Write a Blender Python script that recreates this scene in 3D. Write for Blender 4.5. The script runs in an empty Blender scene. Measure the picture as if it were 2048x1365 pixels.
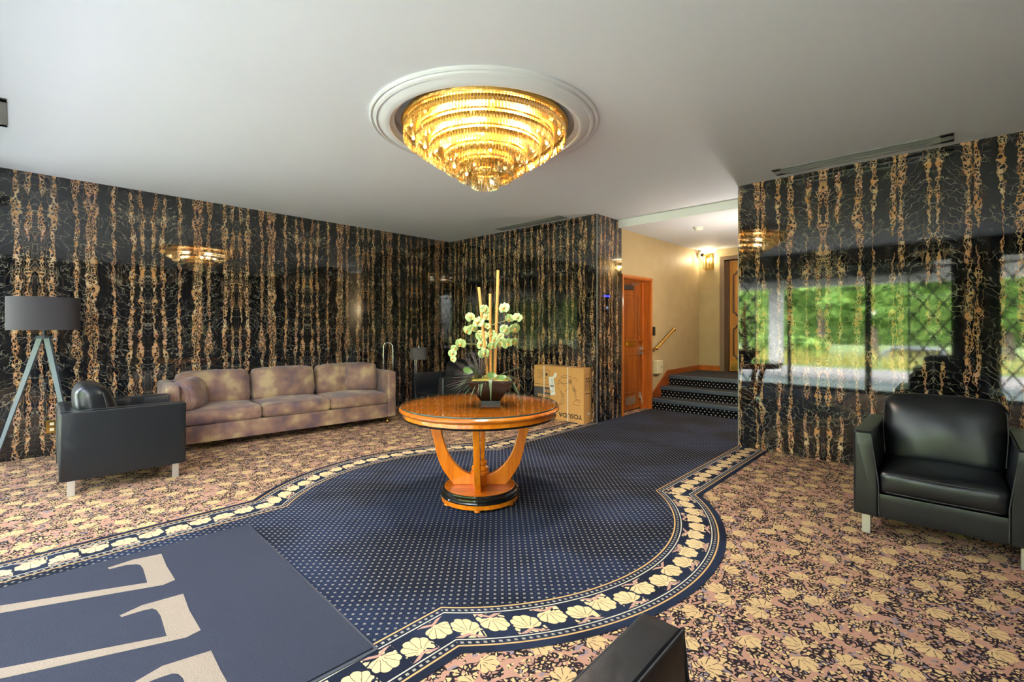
import bpy, bmesh, math, random
from mathutils import Vector, Matrix, Euler
random.seed(7)
PI = math.pi
SC = bpy.context.scene
COL = SC.collection

# ------------------------------------------------------------------ camera
CAMH = 1.30
FPX = 943.0
TH = math.atan(891/943.0)            # angle between world +X and the view direction
cd = bpy.data.cameras.new('camera'); cam = bpy.data.objects.new('camera', cd); COL.objects.link(cam)
cd.sensor_width = 36; cd.lens = 36*FPX/2048; cd.shift_y = -28.5/2048; cd.clip_start = .02; cd.clip_end = 300
cam.location = (0, 0, CAMH); cam.rotation_euler = (PI/2, 0, TH-PI/2)
SC.camera = cam
# ------------------------------------------------------------------ world, sun, exposure
w = bpy.data.worlds.new('world'); SC.world = w; w.use_nodes = True
wn = w.node_tree.nodes; bg = wn['Background']
sky = wn.new('ShaderNodeTexSky'); sky.sky_type = 'NISHITA'; sky.sun_disc = False
sky.sun_elevation = math.radians(50); sky.sun_rotation = math.radians(90); sky.air_density = 1.0; sky.dust_density = 2.5
bw = wn.new('ShaderNodeRGBToBW'); w.node_tree.links.new(sky.outputs[0], bw.inputs[0])        # bright thin overcast: mostly neutral sky
mxs = wn.new('ShaderNodeMix'); mxs.data_type = 'RGBA'; mxs.inputs[0].default_value = .72
w.node_tree.links.new(sky.outputs[0], mxs.inputs[6]); w.node_tree.links.new(bw.outputs[0], mxs.inputs[7]); w.node_tree.links.new(mxs.outputs[2], bg.inputs[0]); bg.inputs[1].default_value = 1.3
sl = bpy.data.lights.new('sun', 'SUN'); sun = bpy.data.objects.new('sun', sl); COL.objects.link(sun)
sl.energy = 5.5; sl.angle = math.radians(1.0); sl.color = (1, .95, .87)
sun.rotation_euler = Vector((-.1, .6, 1.0)).to_track_quat('Z', 'Y').to_euler()
SC.view_settings.view_transform = 'Standard'; SC.view_settings.look = 'None'
SC.view_settings.exposure = 3.0; SC.view_settings.gamma = 1; SC.view_settings.use_curve_mapping = False
SC.cycles.use_denoising = True
SC.cycles.max_bounces = 10; SC.cycles.diffuse_bounces = 5; SC.cycles.glossy_bounces = 5
SC.cycles.transmission_bounces = 6; SC.cycles.transparent_max_bounces = 24
SC.cycles.sample_clamp_indirect = 6; SC.cycles.caustics_reflective = False; SC.cycles.caustics_refractive = False

# ------------------------------------------------------------------ room dimensions
HC = CAMH*2.175                      # ceiling height
XW, XB, YL, YR = -0.5, 5.41, 6.66, -1.4
YO1, YO2 = 1.73, 3.535               # opening to the stair alcove
XA, XE = 5.97, 8.86                  # beam face and alcove end wall
ZA, ZLA = 2.72, 0.49                 # alcove ceiling, landing height
CX, CY = 2.45, 2.62                  # centre of the carpet's circle

# ------------------------------------------------------------------ node helper
def srgb(r, g, b):
    f = lambda c: (c/255/12.92) if c/255 <= .04045 else ((c/255+.055)/1.055)**2.4
    return (f(r), f(g), f(b), 1)
class NT:
    def __init__(s, name):
        s.m = bpy.data.materials.new(name); s.m.use_nodes = True
        s.t = s.m.node_tree; s.n = s.t.nodes; s.l = s.t.links
        s.b = s.n['Principled BSDF']; s.out = s.n['Material Output']
    def put(s, sock, v):
        if isinstance(v, bpy.types.NodeSocket): s.l.new(v, sock)
        elif v is not None:
            try: sock.default_value = v
            except Exception:
                sock.default_value = tuple(v)[:3]
    def M(s, op, a, b=None, c=None, clamp=False):
        n = s.n.new('ShaderNodeMath'); n.operation = op; n.use_clamp = clamp
        s.put(n.inputs[0], a)
        if b is not None: s.put(n.inputs[1], b)
        if c is not None: s.put(n.inputs[2], c)
        return n.outputs[0]
    def pos(s, kind='Object'):
        n = s.n.new('ShaderNodeTexCoord'); return n.outputs[kind]
    def sep(s, v):
        n = s.n.new('ShaderNodeSeparateXYZ'); s.put(n.inputs[0], v); return n.outputs
    def xyz(s, x=0, y=0, z=0):
        n = s.n.new('ShaderNodeCombineXYZ'); s.put(n.inputs[0], x); s.put(n.inputs[1], y); s.put(n.inputs[2], z); return n.outputs[0]
    def V(s, op, a, b=None, c=None):
        n = s.n.new('ShaderNodeVectorMath'); n.operation = op; s.put(n.inputs[0], a)
        if b is not None:
            if op == 'SCALE': s.put(n.inputs[3], b)
            else: s.put(n.inputs[1], b)
        return n.outputs[1] if op in ('LENGTH', 'DOT_PRODUCT', 'DISTANCE') else n.outputs[0]
    def noise(s, v, scale=5, detail=3, rough=.5, dist=0, color=False):
        n = s.n.new('ShaderNodeTexNoise'); s.put(n.inputs['Vector'], v); s.put(n.inputs['Scale'], scale)
        n.inputs['Detail'].default_value = detail; n.inputs['Roughness'].default_value = rough; n.inputs['Distortion'].default_value = dist
        return n.outputs['Color'] if color else n.outputs['Fac']
    def vor(s, v=None, scale=1, feat='F1', dim='2D', W=None, rnd=1):
        n = s.n.new('ShaderNodeTexVoronoi'); n.voronoi_dimensions = dim; n.feature = feat
        if v is not None: s.put(n.inputs['Vector'], v)
        if W is not None: s.put(n.inputs['W'], W)
        n.inputs['Scale'].default_value = scale; n.inputs['Randomness'].default_value = rnd
        return n.outputs
    def ss(s, x, a, b, lo=0., hi=1.):
        n = s.n.new('ShaderNodeMapRange'); n.interpolation_type = 'SMOOTHSTEP'
        s.put(n.inputs[0], x); s.put(n.inputs[1], a); s.put(n.inputs[2], b); s.put(n.inputs[3], lo); s.put(n.inputs[4], hi)
        return n.outputs[0]
    def band(s, x, c, w, e=.001):     # 1 where |x-c|<w
        return s.ss(s.M('ABSOLUTE', s.M('SUBTRACT', x, c)), w-e, w+e, 1., 0.)
    def mix(s, f, a, b):
        n = s.n.new('ShaderNodeMix'); n.data_type = 'RGBA'; s.put(n.inputs[0], f); s.put(n.inputs[6], a); s.put(n.inputs[7], b)
        return n.outputs[2]
    def ramp(s, x, stops):
        n = s.n.new('ShaderNodeValToRGB'); s.put(n.inputs[0], x); e = n.color_ramp.elements
        while len(e) < len(stops): e.new(.5)
        for k, (p, c) in enumerate(stops): e[k].position = p; e[k].color = c
        return n.outputs[0]
    def bump(s, h, d=.002, st=1):
        n = s.n.new('ShaderNodeBump'); s.put(n.inputs['Height'], h); n.inputs['Distance'].default_value = d; n.inputs['Strength'].default_value = st
        s.l.new(n.outputs[0], s.b.inputs['Normal']); return n.outputs[0]
    def fin(s, col=None, rough=None, metal=None, **kw):
        if col is not None: s.put(s.b.inputs['Base Color'], col)
        if rough is not None: s.put(s.b.inputs['Roughness'], rough)
        if metal is not None: s.put(s.b.inputs['Metallic'], metal)
        for k, v in kw.items(): s.put(s.b.inputs[k.replace('_', ' ')], v)
        return s.m

def simple(name, col, rough=.5, metal=0, nz=.06, scale=8, bump=0, bscale=200, **kw):
    k = NT(name); p = k.pos()
    n = k.noise(p, scale, 4)
    c1 = tuple(max(0, x*(1-nz)) for x in col[:3])+(1,); c2 = tuple(x*(1+nz) for x in col[:3])+(1,)
    c = k.mix(n, c1, c2)
    if bump: k.bump(k.noise(p, bscale, 3), bump)
    return k.fin(c, rough, metal, **kw)

# ------------------------------------------------------------------ materials
def marble(name, half=.9, off=.15, seed=0.):
    k = NT(name); P = k.pos(); x, y, z = k.sep(P)[0], k.sep(P)[1], k.sep(P)[2]
    g = k.n.new('ShaderNodeNewGeometry'); ny = k.sep(g.outputs['Normal'])[1]
    isY = k.M('GREATER_THAN', k.M('ABSOLUTE', ny), .5)
    u = k.M('ADD', k.M('MULTIPLY', isY, x), k.M('MULTIPLY', k.M('SUBTRACT', 1, isY), y))
    u0 = k.M('ADD', k.M('SUBTRACT', u, off), half*20)
    pp = k.M('PINGPONG', u0, half)                         # book-matched slabs
    um = k.M('ADD', pp, seed)
    # big sway of the strands
    n1 = k.noise(k.xyz(k.M('MULTIPLY', um, 3), k.M('MULTIPLY', z, 1.6), seed), 1, 2)
    n2 = k.noise(k.xyz(k.M('MULTIPLY', um, 10), k.M('MULTIPLY', z, 9), seed+4), 1, 3); n3 = k.noise(k.xyz(k.M('MULTIPLY', um, 30), k.M('MULTIPLY', z, 34), seed+6), 1, 3)
    uw = k.M('ADD', um, k.M('ADD', k.M('MULTIPLY', k.M('SUBTRACT', n1, .5), .10), k.M('MULTIPLY_ADD', k.M('SUBTRACT', n2, .5), .06, k.M('MULTIPLY', k.M('SUBTRACT', n3, .5), .035))))
    vo = k.vor(W=k.M('DIVIDE', uw, .112), dim='1D', rnd=.75)
    d = vo['Distance']; rc = k.sep(vo['Color'])
    wv = k.noise(k.xyz(k.M('MULTIPLY', rc[0], 40), k.M('MULTIPLY', z, 5.5), seed), 1, 3)
    width = k.M('MULTIPLY_ADD', k.M('SUBTRACT', wv, .5), .85, k.M('MULTIPLY_ADD', rc[1], .14, .055))
    inside = k.ss(k.M('SUBTRACT', width, d), -.015, .02)
    # net of cells inside a strand
    wob = k.noise(k.xyz(k.M('MULTIPLY', um, 22), k.M('MULTIPLY', z, 22), seed), 1, 3, color=True)
    q = k.V('ADD', k.xyz(k.M('MULTIPLY', uw, 52), k.M('MULTIPLY', z, 30), 0), k.V('SCALE', wob, 1.6))
    ve = k.vor(q, 1, 'DISTANCE_TO_EDGE')['Distance']; vc = k.sep(k.vor(q, 1, 'F1')['Color'])
    net = k.ss(ve, .07, .15, 1., 0.)
    fil = k.M('MULTIPLY', k.ss(vc[0], .76, .78), k.ss(k.M('SUBTRACT', width, d), .01, .03))
    outline = k.band(k.M('SUBTRACT', width, d), .0, .016, .012)
    gold = k.M('MAXIMUM', k.M('MULTIPLY', inside, k.M('MAXIMUM', net, fil)), k.M('MULTIPLY', outline, .75))
    # long hair strands beside the main ones
    h = k.band(k.M('SUBTRACT', d, k.M('MULTIPLY_ADD', n2, .35, .12)), 0., .012, .012)
    hm = k.ss(k.noise(k.xyz(k.M('MULTIPLY', rc[2], 50), k.M('MULTIPLY', z, 3), 3), 1, 1), .5, .6)
    hair = k.M('MULTIPLY', k.M('MULTIPLY', h, hm), .6)
    # pale slanting veins
    sx = k.M('ADD', k.M('MULTIPLY', um, 5.0), 0); sy = k.M('ADD', k.M('MULTIPLY', z, 15), k.M('MULTIPLY', um, 9))
    wb = k.noise(k.xyz(k.M('MULTIPLY', um, 9), k.M('MULTIPLY', z, 9), seed+9), 1, 4, color=True)
    e2 = k.vor(k.V('ADD', k.xyz(sx, sy, 0), k.V('SCALE', wb, 2.6)), 1, 'DISTANCE_TO_EDGE')['Distance']
    vm = k.ss(k.noise(k.xyz(k.M('MULTIPLY', um, 7), k.M('MULTIPLY', z, 5), seed+2), 1, 2), .40, .56)
    e3 = k.vor(k.V('ADD', k.xyz(k.M('MULTIPLY', um, 11), k.M('SUBTRACT', k.M('MULTIPLY', z, 6), k.M('MULTIPLY', um, 7)), 3), k.V('SCALE', wb, 2.2)), 1, 'DISTANCE_TO_EDGE')['Distance']
    v3 = k.ss(k.noise(k.xyz(k.M('MULTIPLY', um, 5), k.M('MULTIPLY', z, 3), seed+12), 1, 2), .48, .60)
    pale = k.M('MAXIMUM', k.M('MULTIPLY', k.ss(e2, .012, .036, 1., 0.), vm), k.M('MULTIPLY', k.ss(e3, .006, .022, 1., 0.), v3))
    cl = k.noise(k.xyz(k.M('MULTIPLY', um, 26), k.M('MULTIPLY', k.M('ADD', z, um), 8), seed), 1, 5, .65)
    base = k.ramp(cl, [(.35, (.0035, .004, .0055, 1)), (.6, (.013, .014, .018, 1)), (.85, (.05, .052, .06, 1))])
    tn = k.noise(k.xyz(k.M('MULTIPLY', um, 4), k.M('MULTIPLY', z, 3), seed+1), 1, 2)
    gc = k.ramp(k.M('MULTIPLY_ADD', k.M('SUBTRACT', vc[1], .5), .5, tn), [(.25, srgb(200, 174, 140)), (.45, srgb(190, 150, 106)), (.6, srgb(198, 138, 82)), (.8, srgb(202, 156, 134))])
    c = k.mix(k.M('MULTIPLY', pale, .5), base, srgb(190, 180, 158))
    c = k.mix(hair, c, srgb(178, 140, 96)); h3 = k.M('MULTIPLY', k.M('MULTIPLY', k.band(k.M('SUBTRACT', n1, .5), 0., .0008, .0035), hm), .6); c = k.mix(h3, c, srgb(176, 140, 100))
    c = k.mix(gold, c, gc)
    seam = k.M('LESS_THAN', k.M('ABSOLUTE', k.M('SUBTRACT', pp, half*.5)), half*.5-.0015)
    c = k.mix(k.M('MULTIPLY', k.M('SUBTRACT', 1, seam), .5), c, (.10, .10, .10, 1))
    return k.fin(c, .035, 0, IOR=1.75)

def carpet_noise(k, P, amt=.003):
    k.bump(k.noise(P, 420, 2), amt)

def mat_floral():
    k = NT('floral_carpet'); P0 = k.pos(); P = k.V('MULTIPLY', P0, (1, 1, 0))
    pink = srgb(190, 142, 120); cream = srgb(220, 184, 132); dark = srgb(30, 26, 36); lil = srgb(150, 132, 136)
    wob = k.noise(P, 9, 2, color=True)
    q = k.V('ADD', P, k.V('SCALE', k.V('SUBTRACT', wob, (.5, .5, .5)), .09))
    # big feathery fans
    vs = k.vor(P, 5.0, 'F1', rnd=.7); loc = k.sep(k.V('SUBTRACT', P, vs['Position'])); vcol = k.sep(vs['Color'])
    ca = k.M('MULTIPLY', vcol[0], 6.28); cs, sn = k.M('COSINE', ca), k.M('SINE', ca)
    lx = k.M('SUBTRACT', k.M('MULTIPLY', loc[0], cs), k.M('MULTIPLY', loc[1], sn)); ly = k.M('ADD', k.M('ADD', k.M('MULTIPLY', loc[0], sn), k.M('MULTIPLY', loc[1], cs)), .045)
    rr = k.M('SQRT', k.M('ADD', k.M('MULTIPLY', lx, lx), k.M('MULTIPLY', ly, ly))); ang = k.M('ARCTAN2', lx, ly)
    Rf = k.M('MULTIPLY', k.M('POWER', k.M('MAXIMUM', k.M('COSINE', k.M('MULTIPLY', ang, .9)), .001), .5), k.M('MULTIPLY_ADD', k.M('ABSOLUTE', k.M('SINE', k.M('MULTIPLY', ang, 5.5))), .012, .066))
    fan = k.ss(k.M('SUBTRACT', Rf, rr), -.001, .002)
    ln = k.M('ABSOLUTE', k.M('SINE', k.M('ADD', k.M('MULTIPLY', ang, 5.5), k.M('MULTIPLY', rr, 6))))
    fl = k.M('MULTIPLY', k.ss(k.M('MULTIPLY', ln, rr), .006, .012, 1., 0.), k.ss(rr, .008, .02))
    fl = k.M('MULTIPLY', fl, k.ss(k.noise(P, 60, 2), .38, .48))
    # small leaves outlined in broken dark strokes
    e1 = k.vor(q, 52, 'DISTANCE_TO_EDGE')['Distance']; c1 = k.sep(k.vor(q, 52, 'F1')['Color'])
    gap = k.ss(k.noise(P, 46, 2), .30, .54)
    region = k.noise(P, 11, 2)
    wd = k.M('MULTIPLY', gap, k.M('MULTIPLY_ADD', k.ss(region, .40, .58), -.13, .34))
    ol = k.ss(e1, k.M('SUBTRACT', wd, .07), wd, 1., 0.)
    stem = k.ss(k.M('ABSOLUTE', k.M('SUBTRACT', k.noise(P, 6.5, 2), .5)), .022, .03, 1., 0.)      # broad pink stems
    leaf = k.M('MULTIPLY', k.M('GREATER_THAN', c1[0], .40), k.M('SUBTRACT', 1, stem))
    c = k.mix(leaf, pink, cream)
    c = k.mix(k.M('GREATER_THAN', c1[1], .90), c, lil)
    c = k.mix(k.M('MULTIPLY', ol, k.M('SUBTRACT', 1, stem)), c, dark)
    c = k.mix(fan, c, cream)
    c = k.mix(k.M('MULTIPLY', k.M('MULTIPLY', fl, fan), .92), c, dark)
    c = k.mix(k.M('MULTIPLY', k.noise(P, 1.4, 3), .15), c, srgb(110, 80, 60))
    carpet_noise(k, P0); return k.fin(c, .95, 0, Specular_IOR_Level=.15)

NAVY = srgb(30, 38, 58)
def navy_dots(k, x, y, sp=.0355):
    a = k.M('DIVIDE', k.M('ADD', x, y), sp*1.4142); b = k.M('DIVIDE', k.M('SUBTRACT', x, y), sp*1.4142)
    fa = k.M('ABSOLUTE', k.M('SUBTRACT', k.M('FRACT', k.M('ADD', a, 200)), .5)); fb = k.M('ABSOLUTE', k.M('SUBTRACT', k.M('FRACT', k.M('ADD', b, 200)), .5))
    m = k.M('MAXIMUM', fa, fb)
    big = k.ss(m, .15, .19, 1., 0.); core = k.ss(m, .03, .06, 1., 0.)
    ga = k.M('SUBTRACT', .5, fa); gb = k.M('SUBTRACT', .5, fb)
    tiny = k.ss(k.M('MAXIMUM', ga, gb), .03, .055, 1., 0.)
    return k.M('MAXIMUM', k.M('MULTIPLY', big, k.M('MULTIPLY_ADD', core, -.6, 1)), k.M('MULTIPLY', tiny, .6))
def mat_navy():
    k = NT('navy_dotted_carpet'); P = k.pos(); s = k.sep(P)
    d = navy_dots(k, s[0], s[1])
    base = k.mix(k.ss(k.noise(P, 1.6, 3), .35, .65), srgb(18, 23, 38), srgb(34, 44, 68))
    c = k.mix(k.M('MULTIPLY', d, .62), base, srgb(176, 166, 148))
    carpet_noise(k, P); return k.fin(c, .95, 0, Specular_IOR_Level=.15)
def mat_riser():
    k = NT('dotted_riser_carpet'); s = k.sep(k.pos())
    y = k.M('DIVIDE', s[1], .062); z = k.M('DIVIDE', s[2], .038)
    row = k.M('FLOOR', z); yy = k.M('ADD', y, k.M('MULTIPLY', k.M('MODULO', row, 2), .5))
    fx = k.M('ABSOLUTE', k.M('SUBTRACT', k.M('FRACT', k.M('ADD', yy, 100)), .5)); fz = k.M('ABSOLUTE', k.M('SUBTRACT', k.M('FRACT', k.M('ADD', z, 100)), .5))
    d = k.ss(k.M('ADD', fx, k.M('MULTIPLY', fz, .7)), .15, .21, 1., 0.)
    c = k.mix(d, srgb(16, 16, 24), srgb(196, 184, 164))
    return k.fin(c, .95, 0, Specular_IOR_Level=.1)
def mat_border():
    k = NT('shell_border_carpet'); U = k.sep(k.pos('UV')); u, v = U[0], U[1]; P = k.pos()
    cream = srgb(228, 196, 146); gold = srgb(214, 168, 110); pale = srgb(214, 204, 180); pink = srgb(190, 146, 128)
    sp = .132; t = k.M('DIVIDE', k.M('ADD', u, 100*sp), sp); kf = k.M('FLOOR', t); par = k.M('MODULO', kf, 2)
    sg = k.M('MULTIPLY_ADD', par, 2, -1)
    lx = k.M('MULTIPLY', k.M('SUBTRACT', k.M('FRACT', t), .5), sp)
    ly = k.M('MULTIPLY', k.M('SUBTRACT', v, .138), sg)
    wv = k.M('MULTIPLY', k.M('SUBTRACT', k.noise(P, 40, 2), .5), .012)
    ax = k.M('ADD', lx, wv); ay = k.M('ADD', ly, .046)
    r = k.M('SQRT', k.M('ADD', k.M('MULTIPLY', ax, ax), k.M('MULTIPLY', ay, ay)))
    ang = k.M('ARCTAN2', ax, ay)
    R = k.M('MULTIPLY', k.M('POWER', k.M('MAXIMUM', k.M('COSINE', k.M('MULTIPLY', ang, .95)), .001), .42), k.M('MULTIPLY_ADD', k.M('ABSOLUTE', k.M('SINE', k.M('MULTIPLY', ang, 6))), .010, .086))
    shell = k.ss(k.M('SUBTRACT', R, r), -.001, .0015)
    ln = k.M('ABSOLUTE', k.M('SINE', k.M('MULTIPLY', ang, 6)))
    lines = k.M('MULTIPLY', k.ss(k.M('MULTIPLY', ln, r), .005, .012, 1., 0.), k.ss(r, .010, .02))
    vb = k.vor(k.xyz(u, v, 0), 34, 'DISTANCE_TO_EDGE')['Distance']; vc = k.sep(k.vor(k.xyz(u, v, 0), 34)['Color'])
    lf = k.M('MULTIPLY', k.ss(vb, .12, .17), k.M('GREATER_THAN', vc[0], .35))
    inb = k.M('MULTIPLY', k.M('GREATER_THAN', v, .058), k.M('LESS_THAN', v, .218))
    side = k.ss(ly, -.02, -.03)                               # leaves gather behind the shells
    lfm = k.M('MULTIPLY', k.M('MULTIPLY', lf, inb), side)
    curl = k.M('MULTIPLY', k.band(k.M('ADD', ly, k.M('MULTIPLY', k.M('ABSOLUTE', lx), .5)), -.055, .008, .002), inb)
    base = k.mix(k.ss(k.noise(P, 2.5, 2), .4, .6), srgb(27, 32, 48), srgb(36, 44, 64))
    c = k.mix(lfm, base, cream); c = k.mix(curl, c, pink)
    c = k.mix(k.M('MULTIPLY', shell, inb), c, cream)
    c = k.mix(k.M('MULTIPLY', k.M('MULTIPLY', lines, shell), .85), c, srgb(40, 36, 48))
    for cc, ww, col in ((.006, .0042, gold), (.046, .003, pale), (.229, .003, pale), (.266, .0042, gold)):
        c = k.mix(k.band(v, cc, ww, .001), c, col)
    fr = k.M('ABSOLUTE', k.M('SUBTRACT', k.M('FRACT', k.M('DIVIDE', k.M('ADD', u, 50), .031)), .5))
    for cc in (.026, .2475):
        dd = k.M('MULTIPLY', k.M('LESS_THAN', fr, .22), k.band(v, cc, .006, .001))
        c = k.mix(k.M('MULTIPLY', dd, k.M('MULTIPLY', k.noise(P, 300, 1), 1.1)), c, pale)
    carpet_noise(k, P); return k.fin(c, .95, 0, Specular_IOR_Level=.15)

def wood(name, c1, c2, axis=2, scale=1., rough=.22, coat=.6):
    k = NT(name); P = k.pos(); s = k.sep(P)
    st = [9, 9, 9]; st[axis] = .9
    q = k.xyz(k.M('MULTIPLY', s[0], st[0]*scale), k.M('MULTIPLY', s[1], st[1]*scale), k.M('MULTIPLY', s[2], st[2]*scale))
    n = k.noise(q, 1.3, 5, .6, .6); n2 = k.noise(q, 9, 3, .6)
    c = k.mix(k.ss(k.M('MULTIPLY_ADD', n2, .35, n), .45, .85), c1, c2)
    return k.fin(c, rough, 0, Coat_Weight=coat, Coat_Roughness=.06)
def mat_leather(name, col, rough=.32):
    k = NT(name); P = k.pos()
    e = k.vor(P, 260, 'DISTANCE_TO_EDGE', '3D')['Distance']
    h = k.M('ADD', k.M('MULTIPLY', k.ss(e, 0, .25), .015), k.M('MULTIPLY', k.noise(P, 6, 3, .5, .3), 1.6))
    k.bump(h, .003)
    return k.fin(k.mix(k.noise(P, 3, 3), tuple(c*.8 for c in col[:3])+(1,), col), rough, 0, Specular_IOR_Level=.55)
def mat_sofa():
    k = NT('reptile_weave_fabric'); P = k.pos(); s = k.sep(P)
    wob = k.M('MULTIPLY', k.M('SUBTRACT', k.noise(P, 12, 2), .5), .02)
    a = k.M('DIVIDE', k.M('ADD', s[0], wob), .0125); b = k.M('DIVIDE', k.M('ADD', k.M('ADD', s[2], k.M('MULTIPLY', s[1], .9)), wob), .019)
    off = k.M('MULTIPLY', k.M('MODULO', k.M('FLOOR', k.M('ADD', a, 300)), 2), .5)
    fa = k.M('ABSOLUTE', k.M('SUBTRACT', k.M('FRACT', k.M('ADD', a, 300)), .5)); fb = k.M('ABSOLUTE', k.M('SUBTRACT', k.M('FRACT', k.M('ADD', k.M('ADD', b, off), 300)), .5))
    gr = k.M('MAXIMUM', k.ss(fa, .28, .46), k.M('MULTIPLY', k.ss(fb, .36, .48), .7))
    pt = k.noise(k.xyz(s[0], k.M('MULTIPLY', s[1], 1), k.M('MULTIPLY', s[2], 1)), 5.2, 2, .5)
    base = k.ramp(pt, [(.32, srgb(100, 78, 86)), (.47, srgb(136, 102, 88)), (.57, srgb(154, 120, 98)), (.68, srgb(186, 160, 118))])
    c = k.mix(k.M('MULTIPLY', gr, .36), base, srgb(84, 58, 54))
    k.bump(k.M('SUBTRACT', 1, gr), .0015)
    return k.fin(c, .5, 0, Sheen_Weight=.25, Specular_IOR_Level=.45)
def mat_glass(name, tint=(1, 1, 1, 1), rough=0.0, refl=.9):
    k = NT(name); tr = k.n.new('ShaderNodeBsdfTransparent'); tr.inputs[0].default_value = tint
    gl = k.n.new('ShaderNodeBsdfGlossy'); gl.inputs['Roughness'].default_value = rough
    g = k.n.new('ShaderNodeNewGeometry'); cs = k.M('ABSOLUTE', k.V('DOT_PRODUCT', g.outputs['Incoming'], g.outputs['Normal']))
    fr = k.M('MULTIPLY_ADD', k.M('POWER', k.M('SUBTRACT', 1, cs), 5), .96, .04)       # same reflectance from both sides of the pane
    mx = k.n.new('ShaderNodeMixShader'); k.l.new(k.M('MULTIPLY', fr, refl, clamp=True), mx.inputs[0])
    k.l.new(tr.outputs[0], mx.inputs[1]); k.l.new(gl.outputs[0], mx.inputs[2]); k.l.new(mx.outputs[0], k.out.inputs[0])
    return k.m
def mat_crystal():
    k = NT('crystal'); tr = k.n.new('ShaderNodeBsdfTransparent'); tr.inputs[0].default_value = (.96, .88, .70, 1)
    gl = k.n.new('ShaderNodeBsdfGlossy'); gl.inputs['Roughness'].default_value = .12; gl.inputs[0].default_value = (1, .88, .62, 1)
    tl = k.n.new('ShaderNodeBsdfTranslucent'); tl.inputs[0].default_value = (.62, .48, .24, 1)
    m1 = k.n.new('ShaderNodeMixShader'); m2 = k.n.new('ShaderNodeMixShader')
    nz = k.noise(k.pos(), 60, 2)
    k.l.new(k.ss(nz, .35, .65, .35, .75), m1.inputs[0]); k.l.new(gl.outputs[0], m1.inputs[1]); k.l.new(tl.outputs[0], m1.inputs[2])
    m2.inputs[0].default_value = .42
    k.l.new(m1.outputs[0], m2.inputs[1]); k.l.new(tr.outputs[0], m2.inputs[2]); k.l.new(m2.outputs[0], k.out.inputs[0])
    return k.m
def emis(name, col, st):
    k = NT(name); return k.fin(col, .4, 0, Emission_Color=col, Emission_Strength=st)

MT = {}
MT['marble_l'] = marble('portoro_marble_left', .9, .15, 0.)
MT['marble_b'] = marble('portoro_marble_back', .62, 4.15, 3.3)
MT['marble_r'] = marble('portoro_marble_right', .8, .15, 7.7)
MT['ceil'] = simple('ceiling_paint', srgb(222, 226, 236), .75, 0, .02, 1.2)
MT['beamw'] = simple('white_paint', srgb(240, 242, 246), .5, 0, .015, 3)
MT['plaster'] = simple('beige_plaster', srgb(190, 168, 128), .5, 0, .14, 4.5, .002, 30)
MT['floral'] = mat_floral(); MT['navy'] = mat_navy(); MT['border'] = mat_border(); MT['riser'] = mat_riser()
MT['darkcarpet'] = simple('dark_landing_carpet', srgb(42, 44, 48), .95, 0, .15, 60)
MT['nosing'] = simple('slate_vinyl_nosing', srgb(66, 76, 92), .4, 0, .08, 20)
MT['brass'] = simple('polished_brass', (.80, .52, .14, 1), .18, 1, .08, 12)
MT['brassp'] = simple('chandelier_brass', (.86, .56, .14, 1), .3, 1, .15, 30, .004, 60)
MT['chrome'] = simple('chrome', (.75, .77, .8, 1), .15, 1, .04, 12)
MT['steel'] = simple('brushed_steel', (.68, .68, .66, 1), .38, .9, .05, 50)
MT['lampsteel'] = simple('grey_lamp_metal', srgb(74, 82, 96), .4, .0, .05, 20)
MT['shade'] = simple('charcoal_lamp_fabric', srgb(70, 66, 70), .85, 0, .08, 120, .001, 500)
MT['shade2'] = simple('grey_lamp_fabric', srgb(104, 98, 98), .85, 0, .08, 120, .001, 500)
MT['leather'] = mat_leather('black_leather', (.007, .0085, .0115, 1))
MT['seam'] = simple('black_thread', (.03, .03, .032, 1), .6, 0, .2, 300)
MT['sofa'] = mat_sofa()
MT['wood'] = wood('honey_veneer', srgb(212, 106, 10), srgb(236, 136, 22), 2, 1.6, .2, .8)
MT['woodtop'] = wood('honey_veneer_top', srgb(176, 84, 12), srgb(214, 118, 24), 0, 1.3, .2, .5)
MT['blackwood'] = simple('black_lacquer', (.012, .011, .01, 1), .12, 0, .1, 8)
MT['doorwood'] = wood('door_mahogany', srgb(128, 62, 16), srgb(172, 92, 28), 2, 1.2, .3, .35)
MT['framewood'] = wood('frame_wood', srgb(176, 90, 28), srgb(206, 116, 44), 2, 1.4, .3, .35)
MT['basewood'] = wood('baseboard_wood', srgb(128, 58, 18), srgb(166, 84, 30), 0, 1.2, .3, .35)
MT['door2wood'] = wood('oak_door', srgb(176, 112, 40), srgb(200, 134, 58), 2, 1.4, .35, .2)
MT['casing2'] = simple('grey_brown_casing', srgb(134, 112, 92), .35, 0, .1, 9)
MT['mould2'] = simple('dark_moulding', srgb(88, 62, 46), .3, 0, .1, 30)
MT['black'] = simple('black_plastic', (.015, .015, .016, 1), .35, 0, .1, 20)
MT['white'] = simple('white_plastic', srgb(226, 224, 218), .35, 0, .03, 20)
MT['ivory'] = simple('ivory_plastic', srgb(222, 208, 172), .4, 0, .03, 20)
MT['grille'] = simple('grey_grille', srgb(150, 152, 150), .4, .4, .05, 20)
MT['void'] = simple('duct_black', (.006, .006, .006, 1), .9, 0, .1, 5)
MT['board'] = simple('cardboard', srgb(214, 158, 92), .8, 0, .06, 5, .0008, 90)
MT['ink'] = simple('dark_print', srgb(58, 44, 36), .8, 0, .1, 40)
MT['paper'] = simple('white_paper', srgb(236, 234, 226), .7, 0, .03, 60)
MT['glass'] = mat_glass('clear_glass', (.96, .98, .97, 1), 0, .9)
MT['tglass'] = mat_glass('table_glass', (.93, .97, .95, 1), 0.0, 1.5)
MT['tedge'] = simple('glass_edge', srgb(58, 76, 72), .1, 0, .1, 20)
MT['crystal'] = mat_crystal()
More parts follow.
